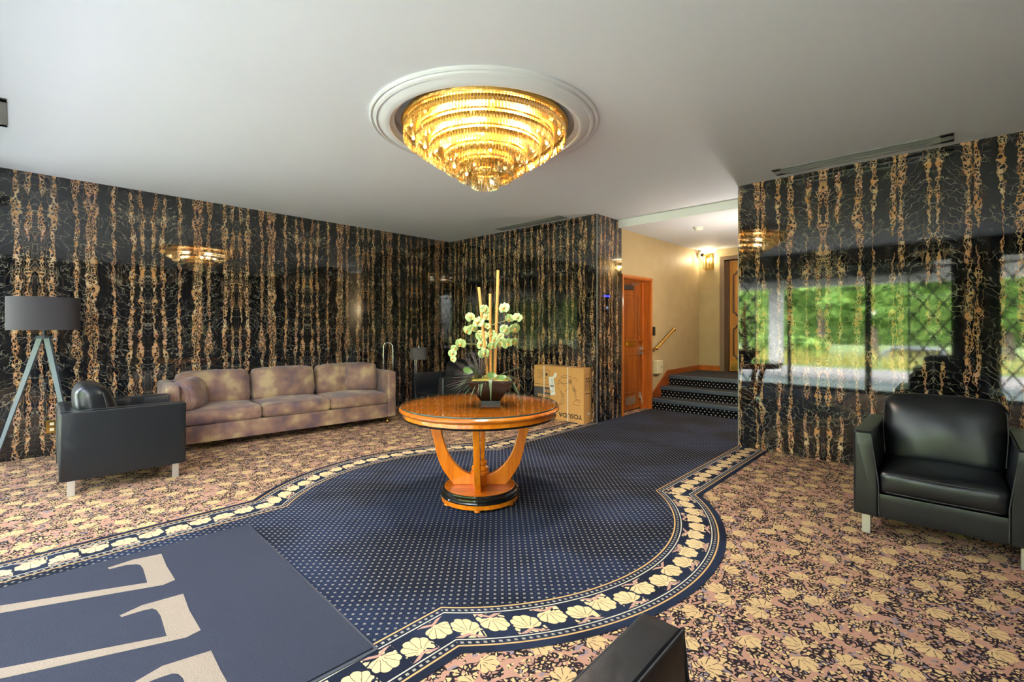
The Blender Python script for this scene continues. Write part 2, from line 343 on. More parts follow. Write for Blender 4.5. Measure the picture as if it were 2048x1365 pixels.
MT['bulb'] = emis('warm_bulb', (1, .80, .42, 1), 1.6)
MT['frame'] = simple('bronze_window_frame', (.018, .017, .016, 1), .35, .3, .1, 20)
MT['blueled'] = emis('blue_led', (.05, .08, 1, 1), 2); MT['whiteled'] = emis('white_led', (.5, .65, 1, 1), .6)

# ------------------------------------------------------------------ object helpers
def link(name, me, m, parent=None, smooth=None, mats=None):
    o = bpy.data.objects.new(name, me); COL.objects.link(o)
    for x in (mats or ([m] if m else [])): me.materials.append(x)
    if smooth is not None:
        for p in me.polygons: p.use_smooth = True
        me.set_sharp_from_angle(angle=math.radians(smooth))
    if parent: o.parent = parent
    return o
def obj(name, bm, m, parent=None, smooth=None, mats=None):
    me = bpy.data.meshes.new(name); bmesh.ops.recalc_face_normals(bm, faces=bm.faces); bm.to_mesh(me); bm.free()
    return link(name, me, m, parent, smooth, mats)
def thing(name, label, cat, loc=(0, 0, 0), rz=0, group=None):
    o = bpy.data.objects.new(name, None); COL.objects.link(o); o.location = loc; o.rotation_euler = (0, 0, rz)
    o['label'] = label; o['category'] = cat
    if group: o['group'] = group
    return o
def tag(o, label, cat, group=None):
    o['label'] = label; o['category'] = cat
    if group: o['group'] = group
    return o
def struct(name, bm, m, smooth=None):
    o = obj(name, bm, m, None, smooth); o['kind'] = 'structure'; return o
def box(bm, x0, x1, y0, y1, z0, z1, M=None):
    vs = [bm.verts.new((x, y, z)) for x in (x0, x1) for y in (y0, y1) for z in (z0, z1)]
    if M is not None:
        for v in vs: v.co = M @ v.co
    for f in ((0, 1, 3, 2), (4, 6, 7, 5), (0, 4, 5, 1), (2, 3, 7, 6), (0, 2, 6, 4), (1, 5, 7, 3)):
        bm.faces.new([vs[i] for i in f])
    return vs
def B(*a, M=None):
    bm = bmesh.new(); box(bm, *a, M=M); return bm
def bev(o, w=.003, s=2):
    m = o.modifiers.new('bevel', 'BEVEL'); m.width = w; m.segments = s; m.limit_method = 'ANGLE'; return o
def lathe(bm, prof, n=48, c=(0, 0), close=False, arc=None):
    rings = []
    for r, z in prof:
        if r < 1e-6: rings.append([bm.verts.new((c[0], c[1], z))])
        else: rings.append([bm.verts.new((c[0]+r*math.cos(2*PI*i/n), c[1]+r*math.sin(2*PI*i/n), z)) for i in range(n)])
    for a, b in zip(rings, rings[1:]):
        for i in range(n):
            j = (i+1) % n
            if len(a) == 1 and len(b) == 1: continue
            if len(a) == 1: bm.faces.new((a[0], b[i], b[j]))
            elif len(b) == 1: bm.faces.new((a[i], a[j], b[0]))
            else: bm.faces.new((a[i], a[j], b[j], b[i]))
def prism(bm, pts, y0, y1, M=None):          # outline in (x,z), extruded along y
    a = [bm.verts.new((x, y0, z)) for x, z in pts]; b = [bm.verts.new((x, y1, z)) for x, z in pts]
    bm.faces.new(a); bm.faces.new(b[::-1]); n = len(pts)
    for i in range(n): bm.faces.new((a[i], b[i], b[(i+1) % n], a[(i+1) % n]))
    if M is not None:
        for v in a+b: v.co = M @ v.co
    return a+b
def tube(bm, pts, r, n=8, rs=None, cap=True):
    pts = [Vector(p) for p in pts]; rings = []
    t0 = (pts[1]-pts[0]).normalized(); up = Vector((0, 0, 1)) if abs(t0.z) < .9 else Vector((1, 0, 0))
    nx = t0.cross(up).normalized()
    for i, p in enumerate(pts):
        t = (pts[min(i+1, len(pts)-1)]-pts[max(i-1, 0)]).normalized()
        nx = (nx-t*nx.dot(t)).normalized(); ny = t.cross(nx)
        rr = rs[i] if rs else r
        rings.append([bm.verts.new(p+nx*rr*math.cos(2*PI*k/n)+ny*rr*math.sin(2*PI*k/n)) for k in range(n)])
    for a, b in zip(rings, rings[1:]):
        for k in range(n): bm.faces.new((a[k], a[(k+1) % n], b[(k+1) % n], b[k]))
    if cap: bm.faces.new(rings[0][::-1]); bm.faces.new(rings[-1])
def ball(bm, c, r, u=12, v=8, sc=(1, 1, 1)):
    bmesh.ops.create_uvsphere(bm, u_segments=u, v_segments=v, radius=1, matrix=Matrix.Translation(c) @ Matrix.Diagonal((r*sc[0], r*sc[1], r*sc[2], 1)))
def rbox(bm, sx, sy, sz, r, n=10, bulge=(0, 0, 0), M=None, wr=0., seed=0, fn=None):
    """rounded, optionally bulging box centred at the origin"""
    from mathutils import noise as mn
    tmp = bmesh.new(); bmesh.ops.create_cube(tmp, size=2); bmesh.ops.subdivide_edges(tmp, edges=tmp.edges[:], cuts=n, use_grid_fill=True)
    h = Vector((sx/2, sy/2, sz/2)); vm = {}
    for v in tmp.verts:
        # concentrate vertices near the edges
        c = Vector([math.copysign(1-(1-abs(q))**1.5, q) for q in v.co])
        p = Vector((c.x*h.x, c.y*h.y, c.z*h.z)); inner = Vector([max(-(h[i]-r), min(h[i]-r, p[i])) for i in range(3)])
        d = p-inner
        if d.length > 1e-9: p = inner+d.normalized()*min(r, d.length*1.0) if sum(abs(x) > 1e-9 for x in d) == 1 else inner+d.normalized()*r
        X, Y, Z = p.x/h.x, p.y/h.y, p.z/h.z
        b = Vector((bulge[0]*X*(1-Y*Y)*(1-Z*Z), bulge[1]*Y*(1-X*X)*(1-Z*Z), bulge[2]*Z*(1-X*X)*(1-Y*Y)))
        p = p+b
        if wr:
            q = p*7+Vector((seed*3.1, seed*1.7, 0)); p = p+Vector((mn.noise(q), mn.noise(q+Vector((9, 0, 0))), mn.noise(q+Vector((0, 9, 0)))))*wr
        if fn: p = fn(p)
        if M is not None: p = M @ p
        vm[v.index] = bm.verts.new(p)
    for f in tmp.faces: bm.faces.new([vm[v.index] for v in f.verts])
    tmp.free()
def pillow(bm, sx, sz, th, M, n=16, seed=0, wr=.006, pin=.1):
    """soft cushion: outline in x,z with pinched corners, thickness along y"""
    from mathutils import noise as mn
    g = {}
    for s in (-1, 1):
        for i in range(n+1):
            for j in range(n+1):
                a, b = -1+2*i/n, -1+2*j/n
                if s == 1 and (i in (0, n) or j in (0, n)): g[s, i, j] = g[-1, i, j]; continue
                e = 1-pin*(a*a)*(1-abs(b))*0
                x = a*sx/2*(1-.08*b**4*abs(a)**3); z = b*sz/2*(1-.12*a**4*abs(b)**3)
                t = th/2*((1-a**6)*(1-b**4))**.46*(1+.12*(1-a*a)*(1-b*b))
                q = Vector((x*9+seed, z*9, s*3.)); t *= 1+.10*mn.noise(q)
                p = Vector((x, s*t, z))+Vector((mn.noise(q*1.7), mn.noise(q*1.7+Vector((5, 5, 5))), mn.noise(q*2+Vector((0, 7, 0)))))*wr
                g[s, i, j] = bm.verts.new(M @ p)
    for s in (-1, 1):
        for i in range(n):
            for j in range(n):
                f = [g[s, i, j], g[s, i+1, j], g[s, i+1, j+1], g[s, i, j+1]]
                bm.faces.new(f if s < 0 else f[::-1])
def T(x=0, y=0, z=0, rx=0, ry=0, rz=0):
    return Matrix.Translation((x, y, z)) @ Euler((rx, ry, rz)).to_matrix().to_4x4()
def dup(root, loc, rz, label):
    r = root.copy(); COL.objects.link(r); r.location = loc; r.rotation_euler = (0, 0, rz); r['label'] = label
    for ch in list(root.children):
        c = ch.copy(); COL.objects.link(c); c.parent = r
        for g in ch.children:
            d = g.copy(); COL.objects.link(d); d.parent = c
    return r
# pixel -> world, used while measuring positions off the photograph
FW = Vector((math.cos(TH), math.sin(TH), 0)); RT = Vector((math.sin(TH), -math.cos(TH), 0))
def at(u, v, D): return Vector((0, 0, CAMH)) + D*(FW+RT*((u-1024)/FPX)+Vector((0, 0, (654-v)/FPX)))
def flr(u, v, z=0.): return at(u, v, (CAMH-z)*FPX/(v-654))

# ================================================================== ROOM SHELL
T0 = .2
bm = B(XW-.2, XE+.2, YR-.2, YL+.2, -.1, 0); struct('floor', bm, MT['floral'])
FLOOR = bpy.data.objects['floor']
# ceiling with a round opening above the chandelier
def ceiling():
    bm = bmesh.new(); R = .72; n = 96
    cen = Vector((2.4727, 2.6161))
    ring = [bm.verts.new((cen.x+R*math.cos(2*PI*i/n), cen.y+R*math.sin(2*PI*i/n), HC)) for i in range(n)]
    x0, x1, y0, y1 = XW-.2, XA, YR-.2, YL+.2
    out = []
    for i in range(n):
        a = 2*PI*i/n; c, s = math.cos(a), math.sin(a)
        ts = []
        if c > 1e-9: ts.append((x1-cen.x)/c)
        if c < -1e-9: ts.append((x0-cen.x)/c)
        if s > 1e-9: ts.append((y1-cen.y)/s)
        if s < -1e-9: ts.append((y0-cen.y)/s)
        t = min(ts); out.append(bm.verts.new((cen.x+c*t, cen.y+s*t, HC)))
    cor = {}
    for i in range(n):
        j = (i+1) % n; a, b = out[i].co, out[j].co
        if abs(a.x-b.x) > 1e-6 and abs(a.y-b.y) > 1e-6:
            X = x1 if max(a.x, b.x) > x1-1e-4 else x0; Y = y1 if max(a.y, b.y) > y1-1e-4 else y0
            v = bm.verts.new((X, Y, HC)); bm.faces.new((ring[i], out[i], v, out[j], ring[j]))
        else: bm.faces.new((ring[i], out[i], out[j], ring[j]))
    # recess and lid
    up = [bm.verts.new((v.co.x, v.co.y, HC+.035)) for v in ring]
    for i in range(n): bm.faces.new((ring[i], ring[(i+1) % n], up[(i+1) % n], up[i]))
    bm.faces.new(up)
    return bm, cen
cb, CC = ceiling()
me = bpy.data.meshes.new('ceiling'); cb.to_mesh(me); cb.free()
o = link('ceiling', me, MT['ceil']); o['kind'] = 'structure'
bm = B(XA, XE+.2, YO1-.2, YO2+.2, ZA, ZA+.3); box(bm, XA-.001, XA+.1, YO1-.2, YO2+.2, ZA+.001, HC+.15); o = struct('ceiling.001', bm, MT['ceil'])
# white face of the drop
bm = B(XA-.012, XA-.002, YO1, YO2, ZA, HC); struct('trim_1', bm, MT['beamw'])
# slab above the ceiling so that no sky leaks in
bm = B(XW-.6, XE+.4, YR-.4, YL+.4, HC+.4, HC+.5); struct('ceiling.002', bm, MT['ceil'])
bm = B(XW-.2, XE+.2, YL, YL+T0, 0, HC+.4); struct('wall_left', bm, MT['marble_l'])
bm = B(XB, 6.05, YO2, YL, 0, HC); struct('wall_back', bm, MT['marble_b'])
bm = B(XB, XA-.02, YR, YO1, 0, HC); struct('wall_right', bm, MT['marble_r'])
bm = B(XW-.2, XE+.2, YR-T0, YR, 0, HC+.4); struct('wall_near', bm, MT['marble_b'])
# thin pale arrises on the marble corners
bm = B(XB-.003, XB+.004, YO2-.003, YO2+.004, 0, HC); struct('trim_2', bm, MT['grille'])
bm = B(XB-.003, XB+.004, YO1-.004, YO1+.003, 0, HC); struct('trim_3', bm, MT['grille'])
# alcove walls
DX0, DX1, DZ = 6.085, 6.93, 2.03
bm = bmesh.new(); box(bm, 6.05, XE+.2, YO2, YO2+.2, DZ+.02, ZA+.1); box(bm, DX1+.01, XE+.2, YO2, YO2+.2, 0, DZ+.02); box(bm, 6.05, DX0-.01, YO2, YO2+.2, 0, DZ+.02)
struct('wall_alcove_left', bm, MT['plaster'])
bm = B(XA-.02, XE+.2, YO1-.2, YO1, 0, ZA+.1); struct('wall_alcove_right', bm, MT['plaster'])
bm = bmesh.new(); box(bm, XE, XE+.2, 3.07, YO2, ZLA-.2, ZA+.1); box(bm, XE, XE+.2, YO1, 2.1, ZLA-.2, ZA+.1); box(bm, XE, XE+.2, 2.1, 3.07, 2.5, ZA+.1)
struct('wall_alcove_end', bm, MT['plaster'])
bm = B(XE+.19, XE+.4, YO1-.2, YO2+.2, 0, ZA+.1); struct('wall_behind', bm, MT['void'])
bm = B(6.0, 7.1, YO2+.2, YO2+.3, 0, 2.4); struct('wall_behind_door', bm, MT['void'])
# ================================================================== FLOOR INLAYS (woven carpet areas)
R1 = 1.39; BW = .31; HY = .89
C = Vector((2.43, 2.63))
def border_side(sg):
    """strip on one side of the field; returns vertex rows with (inner, outer) points and arclength"""
    rows = []
    hi, ho = HY, HY+BW
    Ro = R1+BW
    ai, ao = math.asin(hi/R1), math.asin(ho/Ro)
    xi, xo = R1*math.cos(ai), Ro*math.cos(ao)
    # straight part from the window to the first corner
    def P(x, h): return (C.x+x, C.y+sg*h)
    x0 = XW-C.x+.0; x1 = XB-C.x
    rows.append([(P(x0, hi), P(x0, ho)), (P(-xi, hi), P(-xo, ho))])
    n = 64; arc = []
    for k in range(n+1):
        t = k/n; a = (PI-ai)+(ai-(PI-ai))*t; b = (PI-ao)+(ao-(PI-ao))*t
        arc.append((P(R1*math.cos(a), R1*math.sin(a)), P(Ro*math.cos(b), Ro*math.sin(b))))
    rows.append(arc)
    rows.append([(P(xi, hi), P(xo, ho)), (P(x1, hi), P(x1, ho))])
    return rows
def border_obj(sg):
    bm = bmesh.new(); uvl = bm.loops.layers.uv.new('UVMap'); z = .0022
    for part, strip in enumerate(border_side(sg)):
        if part != 1:
            # straight: u is world x
            (a, b), (c, d) = strip
            vs = [bm.verts.new((*p, z)) for p in (a, c, d, b)]; f = bm.faces.new(vs)
            for lp, uv in zip(f.loops, ((a[0], 0), (c[0], 0), (d[0], BW), (b[0], BW))): lp[uvl].uv = uv
        else:
            ni, nv = len(strip), 6; rows = []; L = 0; prev = None
            for k, (i_, o_) in enumerate(strip):
                ctr = Vector(((i_[0]+o_[0])/2, (i_[1]+o_[1])/2))
                if prev is not None: L += (ctr-prev).length
                prev = ctr
                rows.append([(bm.verts.new((i_[0]+(o_[0]-i_[0])*j/nv, i_[1]+(o_[1]-i_[1])*j/nv, z)), (L, BW*j/nv)) for j in range(nv+1)])
            for a, b in zip(rows, rows[1:]):
                for j in range(nv):
                    q = (a[j], b[j], b[j+1], a[j+1]); f = bm.faces.new([v for v, _ in q])
                    for lp, (_, uv) in zip(f.loops, q): lp[uvl].uv = uv
    for f in bm.faces:
        if f.normal.z < 0: f.normal_flip()
    me = bpy.data.meshes.new('shell_border'); bm.to_mesh(me); bm.free()
    # keep normals up
    return link('shell_border', me, MT['border'], FLOOR)
border_obj(1); border_obj(-1)
# navy field polygon
bm = bmesh.new(); ai = math.asin(HY/R1); up = []; lo = []
up += [(XW-.0, C.y+HY)]; lo += [(XW-.0, C.y-HY)]
for k in range(65):
    a = (PI-ai)+(2*ai-PI)*k/64; up.append((C.x+R1*math.cos(a), C.y+R1*math.sin(a))); lo.append((C.x+R1*math.cos(a), C.y-R1*math.sin(a)))
up += [(XB, C.y+HY), (XB, YO2), (6.98, YO2)]; lo += [(XB, C.y-HY), (XB, YO1), (6.98, YO1)]
for (a, b), (c, d) in zip(zip(up, lo), list(zip(up, lo))[1:]):
    if abs(a[0]-c[0]) < 1e-6 and abs(b[0]-d[0]) < 1e-6: continue
    bm.faces.new([bm.verts.new((*p, .0018)) for p in (b, d, c, a)])
bmesh.ops.remove_doubles(bm, verts=bm.verts, dist=1e-4)
me = bpy.data.meshes.new('navy_field'); bm.to_mesh(me); bm.free(); link('navy_field', me, MT['navy'], FLOOR)
# ================================================================== STAIRS
st = thing('stair', 'three carpeted steps with slate nosings climbing into the beige alcove', 'stairs', (6.97, (YO1+YO2)/2, 0)); st['kind'] = 'structure'
rh = ZLA/3
for k in range(3):
    x = .0+k*.295; x2 = (k+1)*.295 if k < 2 else XE-6.97
    o = obj('step', B(x, x2, -.9, .9, k*rh if k else .002, (k+1)*rh-.012), MT['riser'], st)
    o = obj('tread', B(x-.006, x2, -.9, .9, (k+1)*rh-.012, (k+1)*rh), MT['darkcarpet'], st)
    o = obj('nosing', B(x-.022, x+.03, -.9, .9, (k+1)*rh-.05, (k+1)*rh+.003), MT['nosing'], st); bev(o, .005)
    o = obj('nosing_strip', B(x+.03, x+.037, -.9, .9, (k+1)*rh, (k+1)*rh+.004), MT['brass'], st)
# baseboards of the alcove
bm = bmesh.new(); prism(bm, [(6.975, .0), (6.975, .25), (7.52, .575), (8.86, .585), (8.86, .4), (7.6, .3)], YO2-.022, YO2+.01)
struct('baseboard_left', bm, MT['basewood'])
bm = B(XE-.02, XE+.01, 3.13, YO2, ZLA, ZLA+.095); struct('baseboard_end', bm, MT['framewood'])
# ================================================================== DOORS
d1 = thing('door_1', 'varnished two-panel wooden door recessed beside the marble pillar', 'door', (DX0, YO2, 0)); d1['kind'] = 'structure'
W = DX1-DX0; LY = .135
o = obj('door_leaf', B(.02, W-.005, LY, LY+.045, .02, DZ-.01), MT['doorwood'], d1)
def panel(x0, x1, z0, z1, y, parent, m):
    bm = bmesh.new()
    for a in ((x0, x1, z0, z0+.022), (x0, x1, z1-.022, z1), (x0, x0+.022, z0, z1), (x1-.022, x1, z0, z1)): box(bm, a[0], a[1], y-.012, y+.002, a[2], a[3])
    box(bm, x0+.05, x1-.05, y-.007, y+.002, z0+.05, z1-.05)
    o = obj('door_panel', bm, m, parent); bev(o, .006); return o
panel(.12, W-.14, 1.08, 1.80, LY, d1, MT['doorwood']); panel(.12, W-.14, .27, .88, LY, d1, MT['doorwood'])
fr = bmesh.new()
box(fr, W-.012, W+.012, -.0, .2, 0, DZ); box(fr, -.02, .012, 0, .2, 0, DZ); box(fr, 0, W, 0, .2, DZ-.012, DZ+.01)
obj('door_jamb', fr, MT['framewood'], d1)
fr = bmesh.new(); box(fr, W, W+.035, -.02, .01, 0, DZ+.035); box(fr, -.03, W+.035, -.02, .01, DZ, DZ+.035); box(fr, -.03, 0, -.02, .01, 0, DZ)
o = obj('door_casing', fr, MT['framewood'], d1); bev(o, .004)
o = obj('door_stop', B(W-.07, W-.012, LY-.03, LY, .0, DZ-.02), MT['framewood'], d1)
hn = bmesh.new(); box(hn, W-.105, W-.075, LY-.05, LY, .86, .98); o = obj('handle_plate', hn, MT['steel'], d1)
hn = bmesh.new(); tube(hn, [(W-.09, LY-.005, .93), (W-.09, LY-.07, .93), (W-.12, LY-.075, .93), (W-.21, LY-.07, .925)], .011, 10); ball(hn, (W-.09, LY-.055, .93), .018); obj('door_handle', hn, MT['brass'], d1, 40)
hn = bmesh.new(); tube(hn, [(W-.10, LY-.05, 1.06), (W-.10, LY+.0, 1.06)], .026, 16); obj('deadbolt', hn, MT['brass'], d1, 40)
hn = bmesh.new(); box(hn, .30, .60, LY-.016, LY, 1.0, 1.085); o = obj('mail_slot', hn, MT['brass'], d1); bev(o, .004)
o = obj('mail_flap', B(.335, .565, LY-.022, LY-.014, 1.022, 1.062), MT['brass'], o)
o = obj('vent_plate', B(.30, .62, LY-.006, LY, .10, .22), MT['casing2'], d1)
hn = bmesh.new(); tube(hn, [(W-.11, LY-.03, .22), (W-.11, LY-.045, .15), (W-.10, LY-.05, .09)], .01, 8); box(hn, W-.125, W-.095, LY-.03, LY, .18, .26); obj('kick_stop', hn, MT['steel'], d1)
o = obj('door_closer', B(.08, .44, LY-.075, LY-.01, 1.86, 1.93), MT['black'], d1); bev(o, .006)
hn = bmesh.new(); tube(hn, [(.40, LY-.05, 1.94), (.62, LY-.07, 1.955), (.30, LY-.09, 1.965)], .008, 6); obj('closer_arm', hn, MT['steel'], d1)
# end door
d2 = thing('door_2', 'oak door with scalloped dark mouldings at the top of the steps', 'door', (XE, 2.6, ZLA)); d2['kind'] = 'structure'
o = obj('door_leaf', B(.06, .10, -.44, .40, .01, 2.0), MT['door2wood'], d2)
def frame2(y0, y1, z0, z1):
    pts = []; nr = .055
    for cy, cz, a0 in ((y0, z0, 0), (y1, z0, 90), (y1, z1, 180), (y0, z1, 270)):
        for k in range(7):
            a = math.radians(a0+90-k*15) if False else math.radians(a0+ (90-k*15))
            pts.append((.052, cy+nr*math.cos(a)*(1), cz+nr*math.sin(a)))
    pts.append(pts[0]); return pts
for z0, z1 in ((.24, .83), (1.01, 1.80)):
    hn = bmesh.new(); tube(hn, frame2(-.30, .33, z0, z1), .016, 6); obj('door_moulding', hn, MT['mould2'], d2, 50)
obj('kick_plate', B(.052, .06, -.42, .38, .03, .19), MT['brass'], d2)
hn = bmesh.new(); box(hn, -.025, .02, .47, .545, 0, 2.02); box(hn, -.025, .02, -.55, .545, 2.02, 2.085); box(hn, -.025, .02, -.55, -.47, 0, 2.02); o = obj('door_casing', hn, MT['casing2'], d2)
hn = bmesh.new(); box(hn, .0, .12, .405, .47, 0, 2.02); box(hn, .0, .12, -.47, .47, 2.0, 2.03); obj('door_jamb', hn, MT['mould2'], d2)
# ================================================================== WINDOW WALL (behind the camera, seen in the marble)
wa = bmesh.new()
box(wa, XW-.35, XW, YR-.2, YL+.2, 2.56, HC+.4)
for y0, y1 in ((-.49, .03), (5.23, 5.75)): box(wa, XW-.35, XW, y0, y1, 0, 2.56)
struct('wall_window', wa, MT['marble_r'])
def window(n, y0, y1, door=False):
    o = obj('window_%d' % n, B(XW-.12, XW-.11, y0, y1, .06, 2.5), MT['glass']); o['kind'] = 'structure'
    f = bmesh.new(); w_ = .05
    box(f, XW-.15, XW-.08, y0, y0+w_, 0, 2.56); box(f, XW-.15, XW-.08, y1-w_, y1, 0, 2.56); box(f, XW-.15, XW-.08, y0, y1, 0, .07); box(f, XW-.15, XW-.08, y0, y1, 2.5, 2.56)
    obj('window_frame', f, MT['frame'], o)
    return o
window(1, YR, -.49); window(2, .03, 1.26); window(3, 1.26, 3.98); window(4, 3.98, 5.23); window(5, 5.75, YL)
bpy.data.objects['window_3']
f = bmesh.new(); box(f, XW-.15, XW-.08, 2.59, 2.65, 0, 2.5); obj('door_stile', f, MT['frame'], bpy.data.objects['window_3'])
# ================================================================== CHANDELIER
MT['trimw'] = simple('white_plaster', srgb(214, 216, 222), .5, 0, .015, 3)
md = bmesh.new()
prof = [(.848, 0), (.848, -.014), (.838, -.022), (.828, -.018), (.824, -.012), (.818, -.018), (.815, -.028), (.800, -.036), (.792, -.030), (.788, -.026), (.772, -.036), (.745, -.050), (.722, -.056), (.708, -.052), (.706, -.02), (.672, -.018), (.670, .0), (.670, .034)]
lathe(md, [(r, HC+z) for r, z in prof], 96, CC)
tag(obj('ceiling_medallion', md, MT['trimw'], None, 35), 'round white plaster moulding ringing the chandelier recess', 'ceiling medallion')
ch = thing('chandelier', 'tiered gold chandelier of hanging crystal rods, lit, in round ceiling recess', 'chandelier', (CC.x, CC.y, HC))
bm = bmesh.new(); lathe(bm, [(0, .032), (.60, .032), (.60, .0), (.622, -.0), (.628, -.012), (.622, -.028), (.60, -.03), (0, -.03)], 72); obj('ceiling_plate', bm, MT['brassp'], ch, 35)
tiers = [(.605, -.145), (.512, -.215), (.414, -.28), (.306, -.35), (.210, -.415), (.098, -.48)]
L_ = .118
cp = bmesh.new()                                   # one crystal: a triangular rod below an octagon bead
def crystal_mesh(n=3):
    b = bmesh.new(); r = .0085
    pr = [(r*.6, 0), (r, -.004), (r, -L_+.03), (r*.55, -L_+.022)]
    for (r0, z0), (r1, z1) in zip(pr, pr[1:]):
        a = [b.verts.new((r0*math.cos(2*PI*i/n+.5), r0*math.sin(2*PI*i/n+.5), z0)) for i in range(n)]; c = [b.verts.new((r1*math.cos(2*PI*i/n+.5), r1*math.sin(2*PI*i/n+.5), z1)) for i in range(n)]
        for i in range(n): b.faces.new((a[i], a[(i+1) % n], c[(i+1) % n], c[i]))
    bmesh.ops.remove_doubles(b, verts=b.verts, dist=1e-6)
    ball(b, (0, 0, .010), .0085, 6, 4, (1, .6, 1))
    return b
cp.free(); cb = crystal_mesh(); cme = bpy.data.meshes.new('crystal'); cb.to_mesh(cme); cb.free(); cme.materials.append(MT['crystal'])
spots = []
for ti, (r, zb) in enumerate(tiers):
    n = max(20, int(2*PI*r/.0215))
    for i in range(n):
        a = 2*PI*(i+.5*(ti % 2))/n
        p = Vector((r*math.cos(a), r*math.sin(a), zb+L_-.012)); dist = (Vector((CC.x, CC.y, HC))+p-Vector((0, 0, CAMH))).length
        spots.append((dist, p, a, ti))
    # brass hoop carrying the tier and the shallow ornate tray above it
    bm = bmesh.new(); zt = zb+L_+.012
    lathe(bm, [(r-.008, zt), (r+.006, zt), (r+.006, zt-.012), (r-.008, zt-.012), (r-.008, zt)], 64); obj('tier_hoop', bm, MT['brassp'], ch, 35)
    if ti < 5:
        bm = bmesh.new(); r2 = tiers[ti+1][0]
        lathe(bm, [(r-.012, zt-.02), (r-.03, zt-.045), (r-.035, zt-.052), (r2+.0, zt-.052), (r2-.02, zt-.045)], 64); obj('tier_tray', bm, MT['brassp'], ch, 35)
bm = bmesh.new(); lathe(bm, [(.03, -.03), (.03, -.30), (.05, -.33), (.03, -.36), (.0, -.37)], 20); obj('stem', bm, MT['brassp'], ch, 35)
spots.sort(key=lambda s: s[0]); restb = bmesh.new()
# the hundred largest (nearest) crystals are parts of their own; nearest of every tier
for k, (dist, p, a, ti) in enumerate(spots):
    if k < 100:
        c = bpy.data.objects.new('crystal', cme); COL.objects.link(c); c.parent = ch; c.location = p; c.rotation_euler = (0, 0, a)
    else:
        restb.from_mesh(cme); M = Matrix.Translation(p) @ Matrix.Rotation(a+random.uniform(-.4, .4), 4, 'Z')
        restb.verts.ensure_lookup_table(); nv = len(cme.vertices)
        for v in restb.verts[-nv:]: v.co = M @ v.co
o = obj('crystal_fringe', restb, MT['crystal'], ch); o['kind'] = 'stuff'
bl = bmesh.new(); ball(bl, (0, 0, 0), .013, 10, 8, (1, 1, 1.9)); bme = bpy.data.meshes.new('bulb'); bl.to_mesh(bme); bl.free(); bme.materials.append(MT['bulb'])
for ti, (r, zb) in enumerate(tiers[:-1]):
    rb = r-.045; n = (14, 12, 9, 6, 4)[ti]
    for i in range(n):
        a = 2*PI*(i+.3*ti)/n
        b_ = bpy.data.objects.new('bulb', bme); COL.objects.link(b_); b_.parent = ch; b_.location = (rb*math.cos(a), rb*math.sin(a), zb+.085)
ld = bpy.data.lights.new('chandelier_glow', 'POINT'); ld.energy = 3.6; ld.color = (1, .86, .62); ld.shadow_soft_size = .06
for i in range(5):
    a = 2*PI*i/5; lo_ = bpy.data.objects.new('chandelier_glow', ld); COL.objects.link(lo_); lo_.location = (CC.x+.3*math.cos(a), CC.y+.3*math.sin(a), HC-.16)
sd = bpy.data.lights.new('floor_fill_spot', 'SPOT'); sd.energy = 11; sd.color = (1, .95, .89); sd.spot_size = math.radians(165); sd.spot_blend = 1; sd.shadow_soft_size = .12  # fill spots added below the crystals to brighten the floor, not real fittings
for i in range(4):
    a = PI/4+PI/2*i; lo_ = bpy.data.objects.new('floor_fill_spot', sd); COL.objects.link(lo_); lo_.location = (CC.x+.42*math.cos(a), CC.y+.42*math.sin(a), HC-.42)
# ================================================================== CEILING VENTS, DETECTOR
def vent(x0, x1, y0, y1, label, ns, fr=.03):
    t = thing('ceiling_vent', label, 'vent', ((x0+x1)/2, (y0+y1)/2, HC)); w, l = x1-x0, y1-y0
    f = bmesh.new()
    for a in ((-w/2, -w/2+fr, -l/2, l/2), (w/2-fr, w/2, -l/2, l/2), (-w/2, w/2, -l/2, -l/2+fr*1.5), (-w/2, w/2, l/2-fr*1.5, l/2)): box(f, a[0], a[1], a[2], a[3], -.008, -.001)
    o = obj('vent_frame', f, MT['grille'], t); bev(o, .002)
    obj('backing', B(-w/2+fr, w/2-fr, -l/2+fr, l/2-fr, -.003, -.001), MT['void'], t)
    n = ns; iw = w-2*fr
    for k in range(n):
        x = -w/2+fr+iw*(k+.5)/n
        obj('slat', B(x-iw/n*.2, x+iw/n*.2, -l/2+fr, l/2-fr, -.009, -.003), MT['grille'], t)
vent(5.07, 5.29, .02, 1.32, 'long grey slotted vent in ceiling above the right marble wall', 3, .055)
vent(5.14, 5.33, 3.97, 5.24, 'dark slotted vent in ceiling above the wall behind the orchids', 6, .02)
vent(-.30, -.03, 4.63, 5.27, 'grey ceiling vent cut off by the left edge of photo', 5, .04)
bm = bmesh.new(); lathe(bm, [(0, -.05), (.035, -.05), (.04, -.042), (.052, -.04), (.06, -.018), (.06, 0)], 28)
o = obj('smoke_detector', bm, MT['white'], None, 35); o.location = (6.71, 2.68, ZA); tag(o, 'round white smoke detector on the lower alcove ceiling', 'smoke detector')
